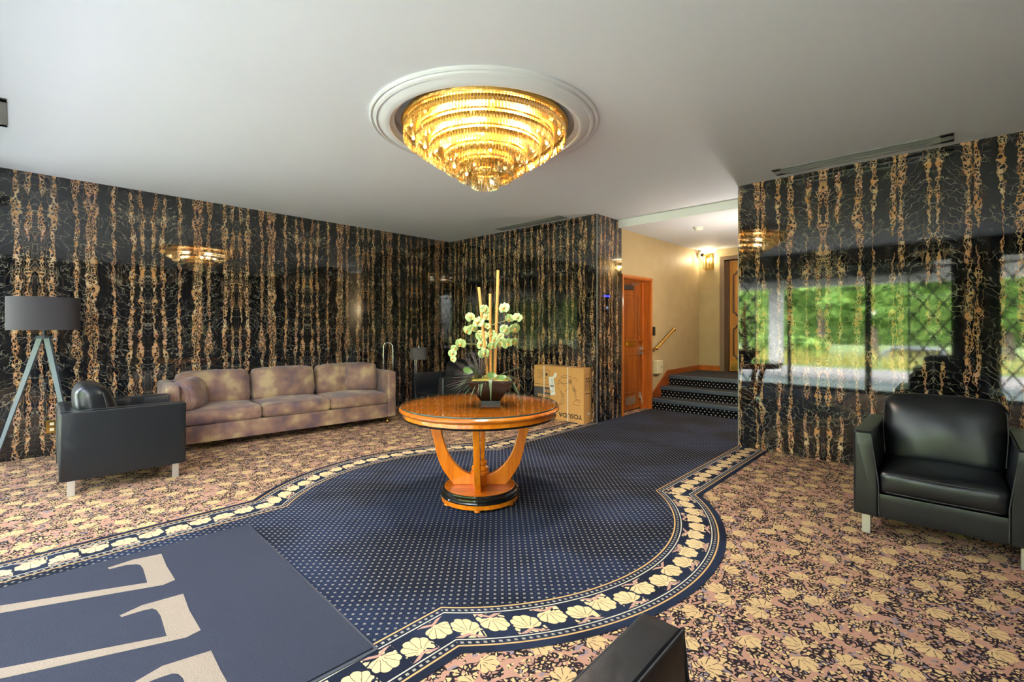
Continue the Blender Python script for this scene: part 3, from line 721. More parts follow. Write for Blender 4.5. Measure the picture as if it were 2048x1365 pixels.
# ================================================================== ALCOVE FITTINGS
sc = thing('security_camera', 'white dome camera with dark lens in alcove ceiling corner', 'camera', (8.80, 3.47, 2.64))
bm = bmesh.new(); ball(bm, (0, 0, 0), .062, 20, 14); obj('housing', bm, MT['white'], sc, 60)
bm = bmesh.new(); ball(bm, (-.03, -.035, -.008), .036, 16, 12); obj('lens', bm, MT['blackwood'], sc, 60)
bm = bmesh.new(); tube(bm, [(.0, .0, 0), (.055, .055, 0.0)], .05, 16); obj('mount', bm, MT['white'], sc, 40)
ln = thing('wall_lantern', 'small square brass and glass lantern glowing beside the oak door', 'wall light', (XE, 3.34, 2.50))
s_ = .062; zz = .135
bm = bmesh.new(); box(bm, -.006, .0, -.075, .075, -zz-.01, zz+.02); o = obj('back_plate', bm, MT['brass'], ln)
bm = bmesh.new()
for yy in (-s_, s_):
    for xx in (-.13, -.012): box(bm, xx-.004, xx+.004, yy-.004, yy+.004, -zz, zz)
for z_ in (-zz, zz-.02):
    for yy in (-s_, s_): box(bm, -.13, -.012, yy-.004, yy+.004, z_-.004, z_+.004)
    for xx in (-.13, -.012): box(bm, xx-.004, xx+.004, -s_, s_, z_-.004, z_+.004)
box(bm, -.13, 0, -s_, s_, -zz-.004, -zz)
obj('lantern_frame', bm, MT['brass'], ln)
bm = bmesh.new(); box(bm, -.129, -.127, -s_, s_, -zz, zz-.02); box(bm, -.127, -.012, -s_-.001, -s_+.001, -zz, zz-.02); box(bm, -.127, -.012, s_-.001, s_+.001, -zz, zz-.02); obj('glass_pane', bm, MT['glass'], ln)
bm = bmesh.new(); tube(bm, [(-.07, 0, -zz), (-.07, 0, -.02)], .012, 10); obj('candle_sleeve', bm, MT['ivory'], ln)
bm = bmesh.new(); ball(bm, (-.07, 0, .02), .02, 12, 10, (1, 1, 1.9)); obj('bulb', bm, MT['bulb'], ln)
ld = bpy.data.lights.new('lantern_glow', 'POINT'); ld.energy = 2; ld.color = (1, .82, .55); ld.shadow_soft_size = .02
lo_ = bpy.data.objects.new('lantern_glow', ld); COL.objects.link(lo_); lo_.location = (XE-.07, 3.34, 2.56)
l2_ = dup(ln, (XE, 1.88, 2.50), 0, 'added copy of the brass lantern for alcove light, beyond the oak door, hidden by marble wall')  # second lantern and its lamp added out of view to lighten the alcove
lo_ = bpy.data.objects.new('lantern_glow', ld); COL.objects.link(lo_); lo_.location = (XE-.07, 1.88, 2.56)
al = thing('alcove_fill_light', 'added opal fill light hidden behind the right marble wall in the alcove', 'wall light', (6.5, YO1, 1.75))  # unseen fixture and lamp added to brighten the alcove walls
bm = bmesh.new(); rbox(bm, .16, .09, .22, .03, 6, (0, .01, 0), T(0, .046, 0)); obj('diffuser', bm, emis('fill_glow', (1, .9, .76, 1), .8), al, 60)
pl = bpy.data.lights.new('alcove_fill', 'POINT'); pl.energy = 6; pl.color = (1, .93, .82); pl.shadow_soft_size = .07
lo_ = bpy.data.objects.new('alcove_fill', pl); COL.objects.link(lo_); lo_.location = (6.5, 1.92, 1.75)
hr = thing('handrail', 'short sloping brass handrail on the beige alcove wall', 'handrail', (7.02, YO2, .958))
bm = bmesh.new(); tube(bm, [(0, -.06, 0), (.635, -.06, .295)], .022, 14); ball(bm, (0, -.06, 0), .03); ball(bm, (.635, -.06, .295), .03); obj('rail', bm, MT['brass'], hr, 50)
for x, z in ((.03, .012), (.60, .28)):
    bm = bmesh.new(); tube(bm, [(x, -.06, z), (x, -.03, z-.03), (x, 0, z-.03)], .01, 8); obj('bracket', bm, MT['brass'], hr, 50)
it = thing('intercom_box', 'ivory intercom box on the alcove wall below the handrail', 'intercom', (7.12, YO2, .655))
o = obj('cover', B(-.10, .10, -.075, 0, -.105, .105), MT['ivory'], it); bev(o, .008)
o = obj('button', B(.03, .055, -.081, -.075, -.02, .01), MT['grille'], it)
o = obj('card_reader', B(7.0, 7.05, YO2-.03, YO2, 1.16, 1.30), MT['black'], None); bev(o, .006); tag(o, 'small black card reader on wall above the brass handrail', 'card reader')
sp = thing('entry_screen', 'small black panel with blue light on hidden alcove wall, seen mirrored', 'panel', (8.5, YO1, 1.83))
o = obj('casing', B(-.16, .16, 0, .03, -.22, .17), MT['black'], sp); bev(o, .01)
obj('blue_light', B(-.11, .11, .03, .034, .095, .125), MT['blueled'], sp)
obj('status_light', B(-.03, .03, .03, .034, -.15, -.11), MT['whiteled'], sp)
ou = thing('wall_outlet', 'brass double outlet plate low on marble behind left armchair', 'outlet', (.27, YL, .29))
o = obj('plate', B(-.045, .045, -.008, 0, -.065, .065), MT['brass'], ou); bev(o, .003)
for z in (-.028, .028): obj('socket', B(-.016, .016, -.012, -.008, z-.014, z+.014), MT['ivory'], ou)
# ================================================================== ARMCHAIRS
def make_armchair(label, loc, rz):
    """front edge centre at the origin, facing +x"""
    t = thing('armchair', label, 'armchair', loc, rz, 'black leather armchairs')
    Wd, Dp = .81, .80; zb, zt = .125, .645
    from mathutils import noise as mn
    for s in (-1, 1):
        bm = bmesh.new(); yo = s*Wd/2
        # arm cross-section in (y,z): flat outside, inner side widens towards the seat
        sec = [(0, zb), (0, zt-.006), (.004, zt), (.088, zt), (.093, zt-.008), (.098, zt-.10), (.112, .44), (.126, .33), (.128, zb)]
        xs = [0, -.012, -.05, -.1, -.2, -.3, -.4, -.5, -.6, -.7, -Dp+.012, -Dp]
        rows = []
        for x in xs:
            inset = .010 if x in (0, -Dp) else 0
            rr = []
            for i, (y, z) in enumerate(sec):
                yy = min(max(y, inset), (.128 if y > .05 else 9)-inset) if inset else y
                z2 = z+(0 if z > zb+.01 and z < zt-.02 else (-inset if z > .4 else inset))
                wr = .003*mn.noise(Vector((x*22, y*10+s*3, z*4))) if zt-.12 < z and inset == 0 and .02 < y < .09 else 0
                rr.append(bm.verts.new((x, yo-s*yy, z2+wr)))
            rows.append(rr)
        n = len(sec)
        for a, b in zip(rows, rows[1:]):
            for i in range(n): bm.faces.new((a[i], a[(i+1) % n], b[(i+1) % n], b[i]))
        bm.faces.new(rows[0]); bm.faces.new(rows[-1])
        arm = obj('armrest', bm, MT['leather'], t, 50); bev(arm, .004, 2)
        bm = bmesh.new()
        tube(bm, [(-.012, yo-s*.094, zt-.002), (-.1, yo-s*.096, zt+.001), (-Dp+.02, yo-s*.096, zt-.001)], .0035, 6)
        tube(bm, [(-.012, yo-s*.002, zt-.004), (-Dp+.02, yo-s*.002, zt-.004)], .003, 6)
        tube(bm, [(-.004, yo-s*.090, zt-.008), (-.002, yo-s*.099, zt-.10), (-.002, yo-s*.113, .44), (-.002, yo-s*.127, .33), (-.002, yo-s*.129, zb+.02)], .0035, 6)
        obj('seam', bm, MT['seam'], arm)
    iw = Wd-.256
    bm = bmesh.new(); rbox(bm, .68, iw+.004, .15, .012, 4, M=T(-.345, 0, .2)); obj('seat_base', bm, MT['leather'], t, 60)
    bm = bmesh.new(); rbox(bm, .60, iw+.012, .145, .04, 12, (.012, 0, .022), T(-.302, 0, .345), .004, 2); sc_ = obj('seat_cushion', bm, MT['leather'], t, 70)
    bm = bmesh.new()
    for zz_ in (.40, .289): tube(bm, [(-.016, -iw/2+.02, zz_), (-.004, -iw/2+.05, zz_), (.004, 0, zz_), (-.004, iw/2-.05, zz_), (-.016, iw/2-.02, zz_)], .003, 6)
    obj('seam', bm, MT['seam'], sc_)
    bm = bmesh.new(); rbox(bm, .12, Wd-.01, zt-zb, .03, 6, M=T(-Dp+.065, 0, (zt+zb)/2)); obj('back_panel', bm, MT['leather'], t, 60)
    bm = bmesh.new()
    def lean(p):
        q = p.copy(); k = (q.z+.22)/.44; q.x -= .09*k; w_ = 1+.05*k
        q.y *= w_; q.x *= 1; return q
    def creases(p):
        q = lean(p)
        if p.x > 0: q.x += .006*math.sin(p.y*38+2*math.sin(p.z*9))*math.exp(-((p.y-.02)/.12)**2)*(1-abs(p.z)/.24)
        return q
    rbox(bm, .19, iw+.03, .45, .075, 16, (.045, 0, .02), T(-.52, 0, .60), .004, 5, creases); bc = obj('back_cushion', bm, MT['leather'], t, 70)
    bm = bmesh.new()
    pts = [(-.46-.09*((z-.38)/.44), y, z) for y, z in ((-iw/2-.012, .44), (-iw/2-.024, .62), (-iw/2-.02, .76), (-iw/2+.03, .813), (0, .822), (iw/2-.03, .813), (iw/2+.02, .76), (iw/2+.024, .62), (iw/2+.012, .44))]
    tube(bm, pts, .0035, 6); obj('seam', bm, MT['seam'], bc)
    for x in (-.07, -Dp+.07):
        for y in (-Wd/2+.06, Wd/2-.06):
            o = obj('leg', B(x-.022, x+.022, y-.022, y+.022, 0, zb+.004), MT['steel'], t); bev(o, .002)
    return t
A0 = make_armchair('black leather armchair against the right marble wall, facing the windows', (3.655, .075, 0), PI)
dup(A0, (1.045, 5.275, 0), math.radians(-1.5), 'black leather armchair at the left, in front of the tripod lamp and sofa end')
dup(A0, (3.80, 5.175, 0), PI-math.radians(5), 'black leather armchair in the far corner behind the orchid table')
dup(A0, (1.012, .12, 0), math.radians(1), 'black leather armchair cropped at the bottom edge, nearest the camera')
# ================================================================== SOFA
def make_sofa():
    t = thing('sofa', 'long mauve-brown reptile-pattern three-seat sofa along the left marble wall', 'sofa', (1.045, 5.735, 0), math.radians(-4.9))
    L, D, zb, za = 2.53, .84, .085, .70; m = MT['sofa']
    bm = bmesh.new(); rbox(bm, L-.23, D-.04, .19, .015, 6, M=T(L/2, D/2, zb+.095)); obj('base', bm, m, t, 60)
    for x in (.06, L-.06):
        bm = bmesh.new(); rbox(bm, .125, D, za-zb, .035, 8, (.004, 0, .004), T(x, D/2, (za+zb)/2), .003, x); obj('armrest', bm, m, t, 70)
    bm = bmesh.new(); rbox(bm, L-.2, .16, za-zb, .03, 8, M=T(L/2, D-.08, (za+zb)/2)); obj('back_frame', bm, m, t, 70)
    iw = (L-.25)/3
    for i in range(3):
        xc = .125+iw*(i+.5)
        bm = bmesh.new(); rbox(bm, iw-.006, .70, .145, .045, 14, (.0, .012, .03), T(xc, .34, .348), .006, i+1); obj('seat_cushion', bm, m, t, 70)
        bm = bmesh.new(); pillow(bm, iw+.0, .43, .27, T(xc, .585, .59, rx=math.radians(-12)), 22, i*3.3, .009, .05); obj('back_cushion', bm, m, t, 80)
    for x in (.10, L-.10):
        for y in (.08, D-.08):
            bm = bmesh.new(); ball(bm, (x, y, .026), .026, 12, 8, (.7, 1, 1)); box(bm, x-.008, x+.008, y-.008, y+.008, .04, zb); obj('castor', bm, MT['brass'], t, 50)
    return t
sofa = make_sofa()
SM = T(1.045, 5.735, 0, rz=math.radians(-4.9))
def throw(label, M, w_, h_, th, seed):
    bm = bmesh.new(); pillow(bm, w_, h_, th, Matrix.Identity(4), 18, seed, .010, .06); o = obj('throw_cushion', bm, MT['sofa'], None, 80); o.matrix_world = SM @ M
    tag(o, label, 'cushion', 'loose cushions at the sofa ends')
throw('loose mauve-brown cushion leaning on the left arm of the sofa', T(.245, .29, .575, rz=math.radians(66), rx=math.radians(-16)), .46, .36, .22, 1.2)
throw('loose mauve-brown cushion leaning in the right corner of the sofa', T(2.20, .40, .615, rz=math.radians(-24), rx=math.radians(-16)), .42, .40, .22, 4.7)
# ================================================================== LAMPS
def tripod_lamp():
    P = Vector((.20, 6.20, 0))
    t = thing('floor_lamp', 'tripod floor lamp with wide charcoal drum shade behind left armchair', 'floor lamp', P)
    bm = bmesh.new(); r = .25
    lathe(bm, [(r, 1.27), (r, 1.572), (r-.004, 1.572), (r-.004, 1.27), (r, 1.27)], 56); obj('lamp_shade', bm, MT['shade'], t, 35)
    bm = bmesh.new(); tube(bm, [(0, 0, 1.19), (0, 0, 1.42)], .011, 12); obj('stem', bm, MT['lampsteel'], t, 50)
    bm = bmesh.new(); ball(bm, (0, 0, 1.42), .035); obj('bulb', bm, MT['white'], t, 60)
    bm = bmesh.new(); tube(bm, [(0, 0, 1.192), (0, 0, 1.215)], .062, 6); obj('hub', bm, MT['lampsteel'], t, 30)
    # blade legs: one swings to the left towards the window, one to the right, one back
    for rx, rf in ((-.42, -.06), (.41, -.12), (.05, .24)):
        d = RT*rx+FW*rf; foot = Vector((d.x, d.y, 0)); top = Vector((0, 0, 1.195))+foot.normalized()*.035
        if (P+foot).y > YL-.03: foot = foot*((YL-.03-P.y)/foot.y)
        ax = (foot-top).normalized(); side = RT.cross(ax).normalized(); wv = ax.cross(side).normalized()
        bm = bmesh.new()
        a = [top+wv*.026*i+side*.006*j for i, j in ((-1, -1), (1, -1), (1, 1), (-1, 1))]; b = [foot+wv*.016*i+side*.006*j for i, j in ((-1, -1), (1, -1), (1, 1), (-1, 1))]
        va = [bm.verts.new(p) for p in a]; vb = [bm.verts.new(p) for p in b]
        bm.faces.new(va); bm.faces.new(vb[::-1])
        for i in range(4): bm.faces.new((va[i], va[(i+1) % 4], vb[(i+1) % 4], vb[i]))
        obj('leg', bm, MT['lampsteel'], t)
    bm = bmesh.new(); tube(bm, [(.03, .0, 1.18), (.075, -.02, 1.19), (.085, -.025, 1.165)], .005, 8); obj('switch', bm, MT['chrome'], t, 50)
tripod_lamp()
def small_lamp():
    p = at(838, 700, 7.45); P = Vector((p.x, p.y, 0))
    t = thing('floor_lamp', 'slim chrome floor lamp with small grey drum shade behind far armchair', 'floor lamp', P)
    D = 7.45; z = lambda v: CAMH+(654-v)/FPX*D; r = 17/FPX*D
    bm = bmesh.new(); lathe(bm, [(r, z(719)), (r, z(696)), (r-.004, z(696)), (r-.004, z(719)), (r, z(719))], 40); obj('lamp_shade', bm, MT['shade2'], t, 35)
    o1 = RT*(-.065)
    for k, (q, rr) in enumerate(((o1, .011), (o1+RT*.022, .005))):
        bm = bmesh.new(); tube(bm, [(q.x, q.y, .02), (q.x, q.y, z(712))], rr, 10); obj('pole', bm, MT['chrome'], t, 50)
    bm = bmesh.new(); box(bm, o1.x-.12, o1.x+.12, o1.y-.12, o1.y+.12, 0, .02); o = obj('base', bm, MT['chrome'], t); bev(o, .004)
    bm = bmesh.new(); tube(bm, [(o1.x, o1.y, z(712)), (0, 0, z(708)), (0, 0, z(692))], .012, 8); obj('finial', bm, MT['chrome'], t, 50)
small_lamp()
tb = bmesh.new(); p = at(777, 700, 6.98)
def ut(u, v): q = at(u, v, 6.98); return (q.x, q.y, q.z)
tube(tb, [(*ut(767, 700)[:2], .02), ut(767, 697), ut(767.5, 690), ut(770, 687), ut(775, 686), ut(781, 687), ut(785, 691), ut(786, 700), (*ut(786, 700)[:2], .02)], .0055, 8)
a = ut(767, 700); b = ut(786, 700); box(tb, min(a[0], b[0])-.02, max(a[0], b[0])+.02, min(a[1], b[1])-.05, max(a[1], b[1])+.02, .0, .022)
tag(obj('tube_stand', tb, MT['chrome'], None, 50), 'bent chrome tube handle rising behind the right end of sofa', 'handle')
# ================================================================== TABLE
TD, TS = 3.552, -.2415
TP = FW*TD+RT*TS
def table():
    t = thing('round_table', 'round honey-wood pedestal table with glass top in the lobby centre', 'table', (TP.x, TP.y, 0), TH-PI/2)
    # local: +y away from the camera, +x to the right
    bm = bmesh.new()
    lathe(bm, [(0, .715), (.50, .715), (.565, .715), (.585, .712), (.594, .703), (.594, .694), (.586, .686), (.572, .682), (.566, .676), (.564, .655)], 96)
    obj('tabletop', bm, MT['woodtop'], t, 40)
    bm = bmesh.new(); lathe(bm, [(.5645, .690), (.566, .672), (.566, .648), (.55, .636), (.0, .636)], 96); obj('apron', bm, MT['wood'], t, 40)
    bm = bmesh.new(); lathe(bm, [(.566, .650), (.572, .645), (.570, .638), (.560, .634)], 96); obj('apron_bead', bm, MT['blackwood'], t, 40)
    bm = bmesh.new(); lathe(bm, [(.582, .727), (0, .727)], 96); obj('glass_top', bm, MT['tglass'], t)
    bm = bmesh.new(); lathe(bm, [(.582, .7165), (.5835, .718), (.5835, .7255), (.582, .727)], 96); obj('glass_rim', bm, MT['tedge'], t, 60)
    outer = [(.405, .642), (.392, .60), (.374, .55), (.358, .50), (.345, .45), (.335, .40), (.322, .34), (.302, .28), (.272, .22), (.232, .165), (.195, .118)]
    inner = [(.04, .118), (.05, .19), (.09, .200), (.13, .222), (.168, .255), (.205, .30), (.235, .345), (.258, .40), (.276, .46), (.292, .53), (.305, .59), (.318, .642)]
    for k in range(4):
        bm = bmesh.new(); prism(bm, outer[::-1]+inner[::-1] if False else [*outer, *inner], -.023, .023)
        o = obj('leg', bm, MT['wood'], t, 25); o.rotation_euler = (0, 0, k*PI/2); bev(o, .004, 2)
        # scroll block under the top
        bm = bmesh.new(); tube(bm, [(.335, -.024, .615), (.335, .024, .615)], .028, 18); s = obj('scroll', bm, MT['wood'], o, 40)
    bm = bmesh.new(); lathe(bm, [(.0, .295), (.045, .295), (.055, .285), (.055, .27), (.048, .262), (.062, .25), (.066, .235), (.058, .222), (.070, .215), (.070, .195), (.058, .185), (.058, .11)], 40); obj('hub', bm, MT['wood'], t, 35)
    bm = bmesh.new(); lathe(bm, [(0, .118), (.262, .118), (.268, .112), (.268, .10)], 72); obj('plinth_top', bm, MT['woodtop'], t, 35)
    bm = bmesh.new(); lathe(bm, [(.262, .116), (.272, .112), (.274, .104), (.280, .100), (.288, .094), (.290, .084), (.284, .078), (.290, .074), (.294, .066), (.292, .058), (.284, .054)], 72); obj('plinth_moulding', bm, MT['blackwood'], t, 25)
    bm = bmesh.new(); lathe(bm, [(.284, .056), (.289, .052), (.289, .026), (.280, .02), (0, .02)], 72); obj('plinth', bm, MT['wood'], t, 35)
    for k in range(6):
        a = k*PI/3-PI/2; bm = bmesh.new(); ball(bm, (.262*math.cos(a), .262*math.sin(a), .013), .026, 14, 8, (1, 1, .5)); obj('foot', bm, MT['wood'], t, 60)
table()
# ================================================================== ORCHID ARRANGEMENT
OD = 3.56; ZT = .728
OP = FW*OD+RT*(-.160)
GR = {'leaf': simple('orchid_leaf', srgb(76, 106, 38), .4, 0, .25, 30), 'strap': simple('strap_leaf', srgb(74, 92, 54), .5, 0, .3, 40), 'grass': simple('purple_grass', srgb(112, 98, 100), .6, 0, .35, 30),
      'grassg': simple('green_grass', srgb(84, 104, 72), .6, 0, .35, 30), 'moss': simple('yellow_moss', srgb(140, 122, 30), .9, 0, .3, 80, .004, 150), 'petal': None, 'stick': wood('bamboo', srgb(214, 142, 66), srgb(236, 170, 96), 2, 2, .4, .2),
      'stem': simple('orchid_stem', srgb(132, 124, 62), .5, 0, .2, 50), 'lip': simple('orchid_lip', srgb(216, 150, 66), .5, 0, .25, 200), 'pot': simple('dark_bronze_pot', srgb(34, 22, 16), .3, .25, .25, 14), 'potb': simple('pot_base', srgb(50, 54, 56), .3, .3, .1, 14)}
k = NT('orchid_petal'); k.fin(k.mix(k.noise(k.pos(), 28, 2), srgb(168, 186, 110), srgb(184, 206, 150)), .5, 0, Subsurface_Weight=.15, Subsurface_Radius=(.01, .01, .006)); GR['petal'] = k.m
def orchid():
    t = thing('potted_orchid', 'pale green orchids and bamboo canes in a dark tapered pot on table', 'potted plant', (OP.x, OP.y, ZT), TH-PI/2)
    def loc(u, v, dd=0.): D = OD+dd; return Vector(((u-1024)/FPX*D+.160, dd, CAMH+(654-v)/FPX*D-ZT))
    bm = bmesh.new()
    def sq(h, z): return [bm.verts.new((x*h, y*h, z)) for x, y in ((-1, -1), (1, -1), (1, 1), (-1, 1))]
    r = [sq(.072, .022), sq(.162, .165), sq(.168, .168), sq(.168, .180), sq(.158, .180), sq(.150, .165), sq(.08, .10)]
    for a, b in zip(r, r[1:]):
        for i in range(4): bm.faces.new((a[i], a[(i+1) % 4], b[(i+1) % 4], b[i]))
    bm.faces.new(r[0]); bm.faces.new(r[-1]); o = obj('pot', bm, GR['pot'], t); bev(o, .003)
    obj('pot_foot', B(-.068, .068, -.068, .068, 0, .022), GR['potb'], t)
    bm = bmesh.new(); rbox(bm, .29, .29, .05, .02, 14, (0, 0, .01), T(0, 0, .163), .012, 3); obj('moss', bm, GR['moss'], t, 60)
    for (u0, v0, u1, v1, dd, rr) in ((957.5, 575, 975, 752, -.02, .0105), (980, 588, 981.5, 752, .0, .0095), (996, 541, 990, 752, .03, .0105)):
        bm = bmesh.new(); tube(bm, [loc(u0, v0, dd), loc((u0+u1)/2, (v0+v1)/2, dd), loc(u1, v1, dd)], rr, 12); obj('bamboo_cane', bm, GR['stick'], t, 40)
    # flowers, read off the photograph
    ox, oy, ks = 870, 560, 7.584
    F = [(650, 640, 1.25), (760, 450, 1.0), (780, 560, .9), (540, 560, 1.0), (485, 770, 1.0), (575, 735, .85), (715, 840, 1.25), (700, 980, 1.2), (385, 970, 1.1), (300, 1040, .75), (262, 1115, .85), (268, 1200, .75), (742, 1120, 1.1), (860, 830, 1.0), (900, 910, .95), (870, 1005, .9), (985, 860, .85), (1000, 955, 1.1), (1095, 965, 1.1), (1205, 950, .95), (1070, 760, 1.1), (1215, 740, 1.1), (1040, 425, 1.15), (1120, 590, 1.0), (1250, 570, .95), (790, 700, .7)]
    rnd = random.Random(4)
    pet = bmesh.new()
    def petal(bm, ang, L, w_, cup):
        n = 6; rows = []
        for i in range(n+1):
            s = i/n; ww = w_*math.sin(PI*min(1, s*.93+.04))**.7; row = []
            for j in range(-2, 3):
                x = ww*j/2; yv = L*s; z = -cup*(s*s)+.12*ww*abs(j/2)**2+.004*math.sin(s*5+j)
                row.append(bm.verts.new((x*math.cos(ang)-yv*math.sin(ang), z, x*math.sin(ang)+yv*math.cos(ang))))
            rows.append(row)
        for a, b in zip(rows, rows[1:]):
            for j in range(4): bm.faces.new((a[j], a[j+1], b[j+1], b[j]))
    for a_, L, w_ in ((90, .040, .030), (-90, .040, .030), (0, .036, .017), (140, .034, .015), (-140, .034, .015)): petal(pet, math.radians(a_), L, w_, -.008)
    pm = bpy.data.meshes.new('flower'); pet.to_mesh(pm); pet.free(); pm.materials.append(GR['petal'])
    for p in pm.polygons: p.use_smooth = True
    lipb = bmesh.new(); ball(lipb, (0, -.006, -.004), .0075, 8, 6, (1, 1.2, 1.1)); petal(lipb, PI, .018, .008, .014)
    lm = bpy.data.meshes.new('lip'); lipb.to_mesh(lm); lipb.free(); lm.materials.append(GR['lip'])
    pts = []
    for (x, y, s) in F:
        p = loc(ox+x/ks, oy+y/ks, rnd.uniform(-.06, .06)); pts.append(p)
        f = bpy.data.objects.new('flower', pm); COL.objects.link(f); f.parent = t; f.location = p
        f.scale = (s*1.02,)*3; f.rotation_euler = (rnd.uniform(-.35, .45), rnd.uniform(-.5, .5), rnd.uniform(-.7, .7))
        l = bpy.data.objects.new('lip', lm); COL.objects.link(l); l.parent = f
    for chain, base in (((13, 4, 3), (975, 705)), ((5, 0, 1), (976, 700)), ((7, 8, 9, 10, 11), (978, 700)), ((14, 16, 17, 18, 19), (982, 690)), ((15, 20, 21), (984, 700)), ((25, 24, 23, 22), (988, 660)), ((6, 12), (975, 720))):
        b0 = loc(base[0]+rnd.uniform(-2, 2), 745, 0); b1 = loc(base[0], base[1], 0)
        P = [b0, b1]+[pts[i]+Vector((0, .012, 0)) for i in chain]
        Q = []
        for i in range(len(P)-1):
            for q in range(4): Q.append(P[i].lerp(P[i+1], q/4))
        Q.append(P[-1])
        for _ in range(2): Q = [Q[0]]+[(Q[i-1]+Q[i]*2+Q[i+1])/4 for i in range(1, len(Q)-1)]+[Q[-1]]
        bm = bmesh.new(); tube(bm, Q, .0026, 6); obj('flower_stem', bm, GR['stem'], t, 60)
    def blade(bm, p0, d, L, w_, droop, n=8):
        side = d.cross(Vector((0, 0, 1))).normalized(); rows = []; 
        for i in range(n+1):
            s = i/n; p = p0+d*L*s+Vector((0, 0, -droop*s*s)); ww = w_*(1-s**2.2)*(.55+.45*min(1, s*4)); nrm = Vector((0, 0, .25*ww))
            rows.append([bm.verts.new(p-side*ww), bm.verts.new(p-nrm), bm.verts.new(p+side*ww)])
        for a, b in zip(rows, rows[1:]):
            for j in range(2): bm.faces.new((a[j], a[j+1], b[j+1], b[j]))
    c0 = Vector((-.075, -.04, .175))
    for m_, nb in (('grass', 70), ('grassg', 60)):
        bm = bmesh.new()
        for i in range(nb):
            a = rnd.uniform(math.radians(55), math.radians(250)); el = rnd.uniform(-.05, 1.25)
            d = Vector((math.cos(a)*math.cos(el), -abs(math.sin(a))*math.cos(el)*.8+.15, math.sin(el))).normalized()
            blade(bm, c0+Vector((rnd.uniform(-.02, .02),)*3), d, rnd.uniform(.18, .33)*(1 if m_ == 'grass' else .85), .0032, rnd.uniform(.03, .13)*math.cos(el))
        o = obj('grass_tuft', bm, GR[m_], t); o['kind'] = 'stuff'
    S = [((.0, -.13, .18), (.05, -.5, .55), .16, .014, .26), ((-.05, -.13, .17), (-.1, -.5, .5), .10, .013, .17), ((.09, -.05, .19), (.75, -.5, .5), .22, .015, .35), ((.09, .0, .19), (.9, -.1, .5), .22, .012, .26), ((.10, .04, .19), (1, .2, .6), .23, .010, .34),
         ((.03, 0, .19), (.9, 0, .45), .22, .02, .02), ((-.02, -.1, .17), (.2, -.6, .1), .1, .012, .08), ((.06, -.04, .18), (.8, -.5, .15), .17, .016, .12)]
    for p0, d, L, w_, dr in S:
        bm = bmesh.new(); blade(bm, Vector(p0), Vector(d).normalized(), L, w_, dr, 14); o = obj('strap_leaf', bm, GR['strap'], t, 60)
    for (u, v, s, a) in ((984, 751, .030, .2), (936, 742, .030, 1.2), (1003, 757, .030, -1.2)):
        bm = bmesh.new(); p = loc(u, v, -.12)
        n = 20; c_ = bm.verts.new(p); ring = [bm.verts.new(p+Vector((s*1.25*math.cos(2*PI*i/n), .006*math.sin(4*PI*i/n), s*.8*math.sin(2*PI*i/n)*(1 if math.sin(2*PI*i/n) > 0 else 1)))) for i in range(n)]
        for i in range(n): bm.faces.new((c_, ring[i], ring[(i+1) % n]))
        M = Matrix.Translation(p) @ Euler((-.5, a*.3, 0)).to_matrix().to_4x4() @ Matrix.Translation(-p)
        for v_ in bm.verts: v_.co = M @ v_.co
        obj('round_leaf', bm, GR['leaf'], t, 60)
orchid()
# ================================================================== CARDBOARD BOX
bx = thing('cardboard_box', 'tall cardboard exercise bike carton leaning at the back marble wall', 'box', (5.22, 4.055, 0))
BWd, BH, BD = .875, .745, .185
o = obj('carton', B(0, BD, -BWd/2, BWd/2, 0, BH), MT['board'], bx); bev(o, .006)
obj('top_seam', B(BD/2-.0015, BD/2+.0015, -BWd/2+.01, BWd/2-.01, BH, BH+.001), MT['ink'], bx)
def text(s, size, loc_, rot, m, parent, name, sx=1):
    c = bpy.data.curves.new(name, 'FONT'); c.body = s; c.size = size; c.extrude = .0004; c.align_x = 'CENTER'; c.align_y = 'CENTER'; c.offset = .0022 if size > .04 else 0
    tmp = bpy.data.objects.new('tmp', c); COL.objects.link(tmp); me = bpy.data.meshes.new_from_object(tmp.evaluated_get(bpy.context.evaluated_depsgraph_get())); bpy.data.objects.remove(tmp)
    me.name = name; me.materials.clear(); me.materials.append(m); o = bpy.data.objects.new(name, me); COL.objects.link(o); o.parent = parent; o.location = loc_; o.rotation_euler = rot; o.scale = (sx, 1, 1); return o
# face looks towards -x; the carton stands upside down, so its print is turned by half a turn
RU = (PI/2, PI, -PI/2)
def fy(u): return None
text('YOSUDA', .085, (-.0012, -.215, .085), RU, MT['ink'], bx, 'brand_print', 1.15)
MT['grey'] = simple('grey_print', srgb(84, 78, 78), .8, 0, .05, 20)
obj('print_block', B(-.001, 0, .13, BWd/2-.004, .27, .44), MT['grey'], bx)
text('EXERCISE', .062, (-.0022, .235, .315), RU, MT['board'], bx, 'print_title', 1.0); text('BIKE', .062, (-.0022, .175, .39), RU, MT['board'], bx, 'print_title', 1.0)
bm = bmesh.new(); box(bm, -.001, 0, .11, BWd/2-.01, .475, .48); box(bm, -.001, 0, .11, .113, .25, .48); obj('print_rule', bm, MT['ink'], bx)
bm = bmesh.new()
for a in ((.15, .36, .56, .563), (.15, .36, .68, .683), (.15, .153, .56, .683), (.357, .36, .56, .683)): box(bm, -.001, 0, *a)
for i in range(5): box(bm, -.001, 0, .25, .34-.01*(i % 2), .58+.02*i, .584+.02*i)
prism(bm, [(-.001, 0)]*0 or [(-.001, .60), (-.0, .60), (-.0, .64), (-.001, .64)], .185, .215); obj('print_panel', bm, MT['ink'], bx)
